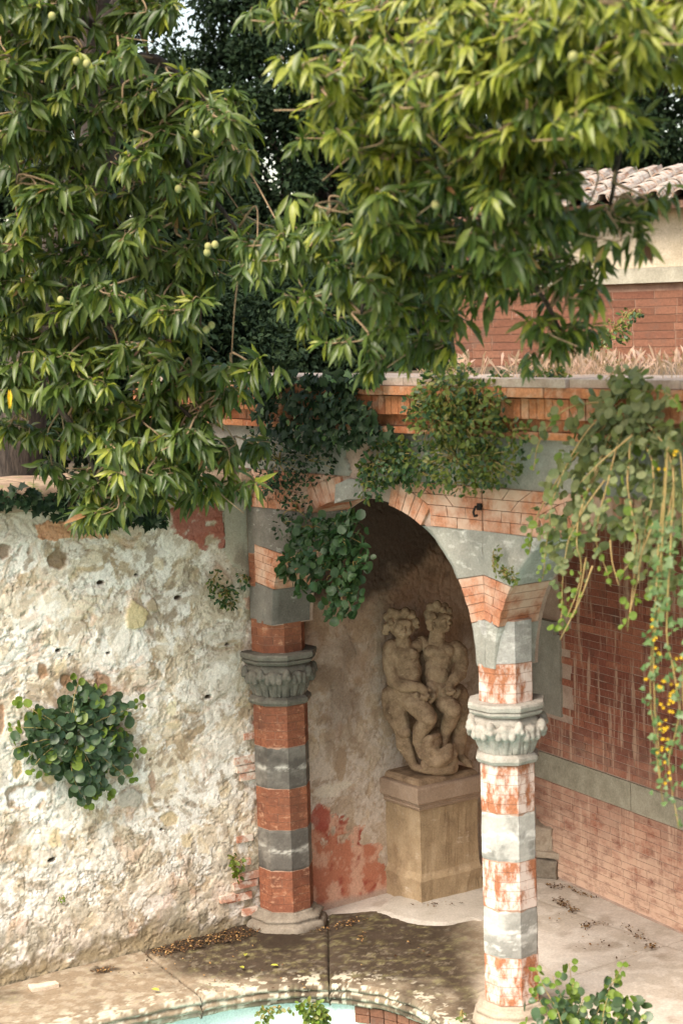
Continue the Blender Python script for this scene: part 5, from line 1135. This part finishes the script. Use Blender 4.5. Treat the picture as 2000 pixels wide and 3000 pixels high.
for k in (0, 1):
    m4 = Matrix.Identity(4); d = norml(np.array([.1 - .2 * k, -.1, -1])); s_ = norml(np.cross([.3, -1, 0], d)); n_ = np.cross(d, s_)
    for r in range(3): m4[r][0] = d[r] * .11; m4[r][1] = s_[r] * .11; m4[r][2] = n_[r] * .11; m4[r][3] = p[r] + .012 * k * (r == 0)
    o = link('dry_leaf', dry, PTR, m4); o['label'] = 'dried orange leaf'

# ------------------------------------------------------------------ dark evergreens behind
def evergreen(label, x, y, Y, rx, ry, rz, n, zg, seed, cat='tree', lsz=.055, nclump=90, shell=.62):
    r = np.random.default_rng(seed); c = aty(x, y, Y); root = thing('evergreen_tree' if cat == 'tree' else 'evergreen_hedge', label, cat, (c[0], c[1], zg), 'dark evergreens behind the walls')
    tr = spline([(c[0] + .1, c[1] + .3, zg - .2), (c[0] + .05, c[1] + .3, zg + (c[2] - zg) * .5), (c[0], c[1] + .1, c[2] + rz * .5)], 6); V, Fc = tube(tr, np.linspace(.16, .04, len(tr)), 9); link('trunk', mkmesh('trunk', V, Fc, M_BARK, True), root)
    cl = norml(r.normal(0, 1, (nclump, 3))) * (shell + (1 - shell) * r.random((nclump, 1)) ** .5) * np.array([rx, ry, rz]) + c
    mb = MB()
    for k in range(0, nclump, 3):
        st = tr[r.integers(len(tr) // 3, len(tr))]; V, Fc = tube(spline([st, (st + cl[k]) / 2 + r.normal(0, .1, 3), cl[k]], 4), np.linspace(.035, .008, 9), 5); mb.add(V, Fc)
    o = mb.build('limbs', M_BARK, root, True)
    ci = r.integers(0, nclump, n); cs = r.uniform(.22, .55, nclump); g = r.normal(0, 1, (n, 3)); g = norml(g) * (r.random((n, 1)) ** (1 / 2.2)); p = cl[ci] + g * cs[ci][:, None] * np.array([1, 1, .75])
    p[:, 2] = np.maximum(p[:, 2], zg + .02); d = norml(g + r.normal(0, .6, (n, 3)) + np.array([0, -.2, -.2])); foliage(root, 'dia', p, d, norml(r.normal(0, .7, (n, 3)) + np.array([0, -.5, .8])), r.uniform(.7, 1.35, n) * lsz * 1.25, [M_LEAFD], None, parts=False)
    return root
evergreen('tall dense dark evergreen in the centre behind the arcade', 690, 300, 19.0, 1.6, 1.0, 2.5, 120000, 3.0, 1, nclump=230, shell=.45)
evergreen('dark evergreen rising behind the tiled roof at the right edge', 1500, 190, 21.0, 1.9, 1.0, 1.6, 80000, 3.5, 2, nclump=170, shell=.45)
evergreen('dark evergreen at the far left behind the peach trunk', 130, 420, 19.5, 1.35, 1.0, 2.6, 90000, 2.9, 3, nclump=180, shell=.45)
evergreen('dark evergreen between the central one and the brick house', 1060, 330, 20.0, 1.2, .9, 2.3, 70000, 3.5, 4, nclump=150, shell=.45)
evergreen('dark evergreen beyond the left edge of the garden', -330, 420, 19.0, 1.3, 1.0, 2.4, 50000, 2.9, 8, nclump=120, shell=.45)
evergreen('low black-green hedge showing just above the ivy-covered cornice', 690, 810, 17.6, 2.2, .6, .75, 60000, 2.9, 5, 'hedge', .05, 120, .3)
evergreen('dark evergreen shrub behind the left coping under the peach branches', 330, 880, 14.6, 1.1, .5, .85, 30000, 2.9, 6, 'hedge', .05, 80, .4)

# ------------------------------------------------------------------ wall plants
GP = lambda x, y, o_=0.0: onpl(x, y, LP + LN * (.02 + o_), LN)
AP_ = lambda x, y, o_=0.0: onpl(x, y, O + UU * (FRONT - o_), UU)
def clump(name, label, cat, fn, N, blobs, kind, size, mats, wts=None, spread=.12, off=.03, stem=None, group=None, limit=300, rootpt=None, down=.35, tilt=.45, stemmat=None, parts=True, young=0.0):
    """blobs: (x,y,rx,ry,count) on the wall; fn maps photo to wall"""
    q = blobs[0]; rp = rootpt if rootpt is not None else fn(q[0], q[1]); root = thing(name, label, cat, rp, group)
    pos, dr, nr, sz, mi, st = [], [], [], [], [], []
    for (x, y, rx, ry, cnt) in blobs:
        c = fn(x, y)
        for _ in range(cnt):
            r, t = math.sqrt(rng.random()), rng.uniform(0, 6.28); dx, dy = r * math.cos(t), r * math.sin(t); o_ = off + spread * (1 - r * r) * rng.random() + .01
            p = fn(x + rx * dx, y + ry * dy, o_); d = (fn(x + rx * dx * 1.2 + .1, y + ry * dy * 1.2, o_) - c); d = norml(norml(d) * .6 + np.array([0, 0, -down]) + rng.normal(0, .45, 3))
            pos.append(p); dr.append(d); nr.append(N * 1.0 + np.array([0, 0, .45]) + rng.normal(0, tilt, 3)); sz.append(size * rng.uniform(.65, 1.2)); mi.append(int(rng.random() < young) if len(mats) > 1 else 0)
            if stem and rng.random() < stem: st.append(spline([c - N * .01, (c + p) / 2 + N * .03 + np.array([0, 0, .02]), p], 3))
    foliage(root, kind, pos, dr, nr, sz, mats, mi, limit, parts=parts)
    if st: stems_mesh(root, st, .0045, stemmat or M_STEM)
    return root
def trailer(root, fn, N, paths, kind, size, gap, mats, rad=.006, smat=None, spread=.03, pairs=True, young=.1, start=.15, acc=None):
    """leaves set along hanging stems"""
    pos, dr, nr, sz, mi, polys = [], [], [], [], [], []
    for P in paths:
        p = spline([fn(*q) for q in P], 8); p = p + (fbm(p * 6, 3, 160)[:, None] - .5) * .03; polys.append(p); L = np.concatenate([[0], np.cumsum(np.linalg.norm(np.diff(p, axis=0), axis=1))])
        s = L[-1] * start
        while s < L[-1]:
            c = np.array([np.interp(s, L, p[:, k]) for k in range(3)]); tg = np.array([np.interp(min(s + .02, L[-1]), L, p[:, k]) for k in range(3)]) - np.array([np.interp(s - .02, L, p[:, k]) for k in range(3)]); tg = norml(tg)
            sd_ = norml(np.cross(N, tg))
            for sg in ((-1, 1) if pairs else (rng.choice([-1, 1]),)):
                d = sd_ * sg + tg * .35 + N * .25 + rng.normal(0, .35, 3); pos.append(c + rng.normal(0, spread * .4, 3)); dr.append(d); nr.append(N + np.array([0, 0, .4]) + rng.normal(0, .45, 3)); sz.append(size * rng.uniform(.6, 1.2) * (1 - .35 * s / L[-1])); mi.append(int(s > L[-1] * .86 or rng.random() < young) if len(mats) > 1 else 0)
            s += gap * rng.uniform(.7, 1.3)
    if acc is not None: acc.append((pos, dr, nr, sz, mi)); 
    else: foliage(root, kind, pos, dr, nr, sz, mats, mi)
    stems_mesh(root, polys, rad, smat or M_STEM)
# 1 caper on the cream wall
cp = thing('caper_bush', 'round-leaved caper bush growing out of the cream plaster wall', 'plant', GP(165, 1690))
acc = []; C0 = (165, 1690)
outl = [(78, 1625), (45, 1610), (22, 1668), (28, 1722), (66, 1775), (100, 1785), (205, 1868), (225, 1830), (255, 1835), (310, 1800), (318, 1735), (300, 1680), (328, 1615), (285, 1630), (245, 1580), (180, 1560), (170, 1600), (120, 1650), (60, 1740), (215, 1620), (145, 1765), (270, 1770)]
trailer(cp, GP, LN, [[(*C0, 0.02), ((C0[0] + x) / 2 + rng.normal(0, 8), (C0[1] + y) / 2 - 6, .13), (x, y, .05)] for x, y in outl], 'round', .084, .06, [M_LEAFC, M_LEAFCY], .004, M_STEM, .02, True, .10, .3, acc)
pos, dr, nr, sz, mi = [list(a) for a in acc[0]]
for (x, y, rx, ry, n) in [(165, 1700, 120, 75, 130), (200, 1650, 70, 70, 45), (190, 1740, 90, 45, 50), (250, 1680, 60, 60, 30), (195, 1800, 35, 30, 16), (100, 1650, 30, 25, 14), (215, 1610, 40, 35, 18)]:
    for _ in range(n):
        r, t = math.sqrt(rng.random()), rng.uniform(0, 6.28); p = GP(x + rx * r * math.cos(t), y + ry * r * math.sin(t), .04 + .13 * (1 - r * r) * rng.random()); pos.append(p); dr.append(norml(p - GP(165, 1700, .0)) * .5 + np.array([0, 0, -.5]) + rng.normal(0, .4, 3)); nr.append(LN * 1.1 + np.array([0, 0, .35]) + rng.normal(0, .42, 3)); sz.append(.088 * rng.uniform(.7, 1.15)); mi.append(int(rng.random() < .07))
foliage(cp, 'round', pos, dr, nr, sz, [M_LEAFC, M_LEAFCY], mi)
clump('wall_fern', 'small dark bushy plant in the cracked plaster beside the striped column', 'plant', GP, LN, [(515, 1365, 32, 26, 90), (492, 1330, 16, 28, 40), (560, 1330, 14, 22, 30), (525, 1390, 16, 10, 24)], 'small', .034, [M_VINE, M_BUSH], spread=.07, stem=.3, young=.15)
clump('leafy_sprig', 'small bright green sprig rooted in the low part of the cream wall', 'plant', GP, LN, [(545, 1985, 13, 16, 18), (541, 1970, 9, 9, 7), (546, 2010, 8, 12, 10)], 'small', .05, [M_BUSH, M_LEAFCY], spread=.04, stem=.5, young=.4)
clump('weed_tuft', 'tiny yellow-green tuft on the pale lower left plaster', 'plant', GP, LN, [(143, 2063, 8, 8, 16)], 'small', .022, [M_LEAFCY], spread=.02, stem=.3)
# 2 ivy along the coping
clump('coping_ivy', 'dark ivy creeping along and under the stone coping of the cream wall', 'ivy', lambda x, y, o_=0: GP(x, y, o_ + .12), LN, [(60, 1150, 90, 14, 70), (150, 1165, 70, 20, 70), (240, 1185, 60, 26, 90), (310, 1180, 60, 22, 80), (250, 1130, 130, 12, 50), (350, 1190, 30, 22, 40), (40, 1125, 60, 10, 20)], 'ivy', .06, [M_IVY, M_IVYL], spread=.05, young=.06, down=.8)
clump('cornice_ivy', 'mass of dark ivy hanging over the brick cornice above the left column', 'ivy', lambda x, y, o_=0: AP_(x, y, o_ + .13), -UU, [(700, 870, 140, 14, 170), (820, 868, 60, 14, 60), (590, 885, 60, 20, 50), (740, 920, 80, 50, 210), (800, 960, 60, 45, 110), (640, 950, 50, 50, 90), (600, 920, 30, 40, 40), (700, 990, 70, 40, 120), (850, 990, 50, 20, 40), (770, 1010, 60, 20, 50)], 'ivy', .062, [M_IVY, M_IVYL], spread=.10, young=.05, down=.8)
clump('shaded_creeper', 'small-leaved dark creeper covering the spandrel over the left column', 'plant', AP_, -UU, [(640, 1060, 70, 60, 300), (710, 1060, 60, 55, 200), (600, 1010, 40, 50, 120), (650, 1120, 50, 30, 90), (680, 1170, 40, 40, 90), (620, 1100, 30, 30, 60), (660, 1210, 30, 30, 50)], 'small', .036, [M_IVY, M_VINE], spread=.10, young=.35, stem=.04)
clump('golden_bush', 'sunlit yellow-green bush spilling over the cornice between the arches', 'shrub', lambda x, y, o_=0: AP_(x, y, o_ + .10), -UU, [(1030, 900, 80, 60, 420), (1010, 970, 70, 60, 380), (1080, 980, 80, 60, 420), (1060, 1060, 90, 50, 380), (1130, 1060, 70, 60, 280), (1030, 850, 45, 30, 120), (960, 940, 35, 40, 80), (1180, 1000, 40, 40, 80), (1110, 920, 50, 45, 150), (1070, 1110, 60, 25, 120)], 'small', .042, [M_BUSH, M_VINE], spread=.26, young=.3, stem=.10, down=.1)
clump('green_bush', 'mid-green small-leaved bush hanging to the right of the dark crack', 'shrub', AP_, -UU, [(880, 1070, 55, 45, 260), (930, 1060, 50, 50, 220), (850, 1120, 35, 30, 90), (970, 1090, 40, 45, 120), (900, 1020, 40, 25, 80), (845, 1080, 25, 20, 40)], 'small', .044, [M_VINE, M_BUSH], spread=.16, young=.35, stem=.08)
vin = clump('arch_vine', 'dark round-leaved vine hanging down inside the left arch', 'vine', lambda x, y, o_=0: AP_(x, y, o_ + .02), -UU, [(745, 1260, 70, 50, 130), (720, 1210, 50, 40, 60), (790, 1230, 50, 45, 60), (690, 1300, 45, 40, 50), (780, 1320, 50, 40, 60), (800, 1370, 40, 35, 40), (770, 1400, 25, 20, 16), (700, 1345, 30, 20, 16), (830, 1290, 25, 40, 26), (650, 1300, 20, 30, 20), (800, 1190, 25, 30, 24)], 'round', .066, [M_VINE, M_LEAFC], spread=.14, stem=.12, young=.3)
# 3 hanging caper at the right
NA = -UU; AF = lambda x, y, o_=0: AP_(x, y, o_ + .10)
hc = thing('hanging_caper', 'big grey-green caper bush spilling from the cornice over the right arch', 'shrub', AF(1430, 930)); acc = []
pth = [[(1430, 920, .1), (1340, 1000, .35), (1270, 1150, .4), (1245, 1330, .25)], [(1430, 930, .1), (1350, 1120, .4), (1300, 1260, .4), (1285, 1450, .35)], [(1440, 940, .1), (1400, 1090, .45), (1370, 1230, .45), (1400, 1350, .4)], [(1440, 930, .1), (1500, 1080, .4), (1480, 1230, .4), (1440, 1440, .4)], [(1450, 930, .1), (1540, 1060, .35), (1520, 1250, .4), (1500, 1400, .4)], [(1420, 920, .1), (1300, 940, .3), (1240, 1010, .3), (1225, 1080, .3)], [(1430, 900, .1), (1420, 850, .1), (1390, 870, .15)], [(1460, 900, .1), (1530, 900, .25), (1570, 950, .3)], [(1430, 940, .1), (1310, 1060, .3), (1230, 1190, .3), (1215, 1270, .25)], [(1460, 930, .1), (1440, 1100, .5), (1460, 1250, .5), (1420, 1330, .45)], [(1445, 935, .1), (1330, 1180, .45), (1330, 1330, .4), (1300, 1420, .4)]]
trailer(hc, AF, NA, pth, 'round', .062, .045, [M_LEAFG, M_LEAFCY], .0055, M_STEMW, .04, True, .08, .1, acc)
A_ = [list(a) for a in acc[0]]
for (x, y, rx, ry, n) in [(1440, 930, 85, 60, 100), (1380, 1000, 80, 60, 80), (1470, 990, 70, 50, 60), (1320, 1090, 60, 70, 46), (1410, 1080, 70, 50, 50), (1490, 1110, 60, 60, 40), (1360, 1190, 70, 60, 36), (1540, 1150, 40, 70, 60), (1520, 1260, 45, 60, 45), (1530, 1360, 35, 50, 26), (1545, 1000, 30, 40, 30), (1280, 1230, 45, 50, 45), (1450, 1200, 60, 40, 40), (1440, 870, 40, 25, 30)]:
    for _ in range(n):
        r, t = math.sqrt(rng.random()), rng.uniform(0, 6.28); A_[0].append(AF(x + rx * r * math.cos(t), y + ry * r * math.sin(t), .05 + .35 * rng.random() * (1 - r * r * .6))); A_[1].append(rng.normal(0, .6, 3) + np.array([0, 0, -.4])); A_[2].append(NA + np.array([0, 0, .5]) + rng.normal(0, .4, 3)); A_[3].append(.068 * rng.uniform(.6, 1.15)); A_[4].append(int(rng.random() < .06))
foliage(hc, 'round', *A_[:4], [M_LEAFG, M_LEAFCY], A_[4])
# bare dry stems of the caper
stems_mesh(hc, [spline([AF(*q) for q in P], 6) for P in [[(1390, 1100, .4), (1340, 1170, .45), (1300, 1250, .45)], [(1360, 1300, .4), (1330, 1380, .4), (1285, 1470, .4)], [(1470, 1230, .4), (1455, 1330, .4), (1440, 1450, .4)], [(1400, 1240, .4), (1405, 1290, .4), (1420, 1345, .4)], [(1500, 1200, .45), (1470, 1280, .45), (1465, 1340, .45)], [(1345, 1280, .4), (1335, 1340, .4), (1320, 1400, .4)], [(1450, 1000, .4), (1380, 1060, .5), (1330, 1110, .5)]]], .0048, M_STEMW, 'dry_stem')
# 4 trailing ivy with yellow flowers
tv_ = thing('flowering_trailer', 'long hanging creeper with small yellow flowers at the right edge', 'vine', AF(1530, 1060, .3)); tp = [[(1535, 1010, .3), (1525, 1150, .5), (1515, 1350, .5), (1500, 1500, .5), (1510, 1700, .5), (1520, 1850, .5)], [(1545, 1030, .3), (1540, 1250, .5), (1530, 1450, .5), (1560, 1620, .5), (1535, 1760, .5), (1560, 1900, .5)], [(1530, 1020, .3), (1510, 1300, .5), (1500, 1420, .5), (1495, 1600, .5), (1515, 1800, .5)], [(1560, 1040, .3), (1575, 1300, .5), (1570, 1600, .5), (1575, 1800, .5)]]
trailer(tv_, AF, NA, tp, 'ivy', .052, .05, [M_IVYL], .0055, M_STEM, .04, True, 0, .25)
fpos = []
for (x0, y0, x1, y1, n) in [(1505, 1420, 1512, 1660, 12), (1560, 1500, 1520, 1720, 18), (1512, 1660, 1535, 1800, 11), (1500, 1560, 1560, 1600, 6), (1548, 1030, 1562, 1050, 3), (1520, 1070, 1522, 1080, 2)]:
    for _ in range(n): t = rng.random(); fpos.append(AF(x0 + (x1 - x0) * t + rng.normal(0, 9), y0 + (y1 - y0) * t, .52 + rng.normal(0, .02)))
pm = mkmesh('flower', *(lambda: (np.concatenate([np.array([(0, 0, 0), (.5 * math.cos(a), .5 * math.sin(a), .25), (.9 * math.cos(a + .5), .9 * math.sin(a + .5), .2), (.5 * math.cos(a + 1), .5 * math.sin(a + 1), .25)]) for a in np.linspace(0, 2 * math.pi, 6)[:-1]]), [(i * 4, i * 4 + 1, i * 4 + 2, i * 4 + 3) for i in range(5)]))(), M_YEL)
for p in fpos:
    m4 = Matrix.Translation(Vector(p)) @ Matrix.Rotation(rng.uniform(-.8, .8), 4, 'Y') @ Matrix.Rotation(math.radians(80) + rng.uniform(-.6, .6), 4, 'X') @ Matrix.Diagonal((.012, .012, .024, 1)); link('flower', pm, tv_, m4)
clump('spandrel_weed', 'small upright weed growing from the spandrel above the pale column', 'plant', lambda x, y, o_=0: AP_(x, y, o_ + .02), -UU, [(1165, 1318, 18, 16, 50), (1140, 1290, 5, 34, 26), (1180, 1335, 12, 10, 16)], 'small', .032, [M_BUSH, M_VINE], spread=.06, stem=.3)
# 5 caper at the bottom right, in front of the pale column
fb = np.array([1.45, 9.9, 0]); BF = lambda x, y, o_=0: aty(x, y, 9.9 - o_)
cb = thing('caper_bush', 'round-leaved caper bush at the bottom right in front of the pale column', 'plant', BF(1340, 2350)); acc = []; NB = np.array([0, -1.0, .25])
tips = [(1230, 2225), (1215, 2260), (1270, 2240), (1305, 2215), (1315, 2260), (1340, 2290), (1430, 2215), (1405, 2250), (1395, 2290), (1450, 2300), (1475, 2340), (1200, 2350), (1250, 2310), (1290, 2330), (1420, 2335), (1350, 2330), (1180, 2380), (1240, 2370)]
trailer(cb, BF, NB, [[(1340, 2480, 0), ((1340 + x) / 2 + rng.normal(0, 12), (2470 + y) / 2, rng.uniform(-.1, .25)), (x, y, rng.uniform(-.05, .25))] for x, y in tips], 'round', .064, .045, [M_LEAFC, M_LEAFCY], .0045, M_STEM, .03, True, .16, .25, acc)
A_ = [list(a) for a in acc[0]]
for _ in range(110):
    x, y = rng.uniform(1200, 1480), rng.uniform(2285, 2440); A_[0].append(BF(x, y, rng.uniform(-.1, .25))); A_[1].append(rng.normal(0, .6, 3) + np.array([0, 0, .2])); A_[2].append(NB + np.array([0, 0, .4]) + rng.normal(0, .45, 3)); A_[3].append(.06 * rng.uniform(.7, 1.2)); A_[4].append(int(rng.random() < .2))
foliage(cb, 'round', *A_[:4], [M_LEAFC, M_LEAFCY], A_[4])
# 6 plants under the pool lip
def PLF(x, y, o_=0): return aty(x, y, 11.30 - o_)
NPL = np.array([0, -1.0, .3])
clump('pool_weed', 'yellow-green weed hanging under the paved lip above the pool', 'plant', PLF, NPL, [(715, 2320, 28, 18, 60), (735, 2335, 22, 16, 40), (700, 2310, 20, 8, 20), (725, 2350, 20, 12, 20)], 'small', .05, [M_BUSH, M_LEAFCY], spread=.05, young=.4, stem=.2)
clump('pool_weed', 'thin sprig of leaves trailing under the lip left of the bigger weed', 'plant', PLF, NPL, [(612, 2325, 22, 10, 22), (600, 2340, 14, 8, 10), (640, 2318, 20, 5, 10), (660, 2322, 14, 5, 6)], 'small', .04, [M_BUSH, M_VINE], spread=.03, stem=.4)
clump('foot_weed', 'tiny weed in the paving left of the pale column foot', 'plant', lambda x, y, o_=0: onz(x, y, .04 + o_), np.array([0, -.6, .8]), [(1062, 2335, 8, 10, 12)], 'small', .03, [M_BUSH], spread=.03, stem=.3)
# 7 upper terrace: shrubs and pink grass
UT = lambda x, y, o_=0: aty(x, y, 15.0 - o_)
NU = np.array([0, -1.0, .5])
clump('thorny_shrub', 'loose yellow-green shrub growing before the brick house wall', 'shrub', UT, NU, [(1370, 800, 26, 30, 60), (1410, 765, 34, 26, 60), (1440, 730, 22, 18, 36), (1395, 830, 30, 14, 40), (1330, 830, 40, 12, 40), (1460, 720, 14, 8, 12)], 'small', .055, [M_BUSH, M_VINE], spread=.1, stem=.25, young=.4)
clump('cornice_shrub', 'low rounded green shrub sitting on the cornice slabs', 'shrub', lambda x, y, o_=0: AP_(x, y, o_ - .15), -UU, [(1255, 860, 42, 18, 110), (1150, 865, 24, 14, 50), (1290, 865, 24, 12, 40)], 'small', .045, [M_BUSH, M_VINE], spread=.12, stem=.1, young=.4)
pos, dr, nr, sz = [], [], [], []
def sw(s, w): return FR(s, w, 3.93)
for _ in range(2600):
    s_, w_ = rng.uniform(1.7, 5.0), rng.uniform(-.15, 1.2)
    if vnoise(np.array([[s_ * 2.2, w_ * 2.2, 0]]), 170)[0] < .50: continue
    pos.append(sw(s_, w_)); dr.append(np.array([rng.normal(.1, .5), rng.normal(0, .4), 1.0])); nr.append(np.array([rng.normal(0, 1), -1, .2])); sz.append(rng.uniform(.05, .19))
LT['blade'] = [(np.array([(0, -.012, 0), (0, .012, 0), (.45, -.02, .04), (.45, .02, .04), (.8, -.045, .16), (.8, .045, .16), (1, 0, .3)]), [(0, 2, 3, 1), (2, 4, 5, 3), (4, 6, 5)]), (np.array([(0, -.01, 0), (0, .01, 0), (.5, -.012, -.05), (.5, .012, -.05), (.85, -.05, -.2), (.85, .05, -.2), (1, 0, -.36)]), [(0, 2, 3, 1), (2, 4, 5, 3), (4, 6, 5)])]
def stuff_leaves(name, kind, pos, dr, nr, sz, mats, mi=None):
    holder = bpy.data.objects.new('tmp', None); COL.objects.link(holder); WORLD[holder.name] = Matrix.Identity(4); foliage(holder, kind, pos, dr, nr, sz, mats, mi, parts=False, stuff=name)
    o = holder.children[0]; o.parent = None; o.matrix_world = Matrix.Identity(4); bpy.data.objects.remove(holder); o['kind'] = 'stuff'; return o
stuff_leaves('pink_grass', 'blade', pos, dr, nr, sz, [M_GRASSP])
# leaf litter
pos, sz = [], []
def scatter(x, y, rx, ry, n, ang=0, z=.018):
    for _ in range(n):
        r, t = rng.random() ** .7, rng.uniform(0, 6.28); a, b = rx * r * math.cos(t), ry * r * math.sin(t); pos.append(onz(x + a * math.cos(ang) - b * math.sin(ang), y + a * math.sin(ang) + b * math.cos(ang), z + rng.uniform(0, .012))); sz.append(rng.uniform(.008, .026))
scatter(470, 2160, 130, 14, 420, -.20); scatter(540, 2145, 60, 16, 200, -.2); scatter(400, 2180, 70, 10, 160, -.2); scatter(235, 2228, 32, 8, 60, -.1); scatter(440, 2210, 180, 45, 60, -.2)
scatter(800, 2118, 45, 8, 110, -.25); scatter(735, 2135, 25, 8, 50); scatter(830, 2150, 10, 14, 40); scatter(900, 2195, 90, 40, 26); scatter(650, 2240, 200, 40, 40)
scatter(1272, 2035, 22, 6, 60, .2, .006); scatter(1330, 2048, 55, 4, 70, .36, .006); scatter(1290, 2073, 26, 9, 100, .45, .006); scatter(1315, 2088, 18, 5, 50, 0, .006); scatter(1345, 2125, 14, 9, 50, 0, .006); scatter(1372, 2120, 34, 6, 24, .1, .006); scatter(1455, 2140, 40, 14, 50, .5, .006); scatter(1497, 2172, 18, 7, 50, 0, .006); scatter(1380, 2160, 150, 50, 40, .3, .006); scatter(1000, 2075, 60, 6, 40, 0, .03)
n = len(pos); stuff_leaves('leaf_litter', 'small', pos, rng.normal(0, 1, (n, 3)) * np.array([1, 1, .25]), np.array([0, 0, 1.0]) + rng.normal(0, .35, (n, 3)), sz, [M_DRYL])
yl = mkmesh('fallen_leaf', *smallleaf(.28), M_YLEAF); 
for (a, b, L_) in [(590, 195, 'bright yellow-green leaf lying in the middle of the darkest mossy slab'), (735, 183, 'thin yellow leaf lying just left of the long paving joint'), (205, 280, 'yellow leaf lying near the front lip of the left slab'), (595, 143, 'small pale leaf lying right beside the dark leaf litter')]:
    p = cpt(a, b, .03); o = link('fallen_leaf', yl, None, Matrix.Translation(Vector(p)) @ Matrix.Rotation(rng.uniform(0, 6), 4, 'Z') @ Matrix.Rotation(rng.uniform(-.3, .3), 4, 'X') @ Matrix.Diagonal((.06, .06, .06, 1))); tag(o, L_, 'leaf', 'yellow leaves fallen on the paving')
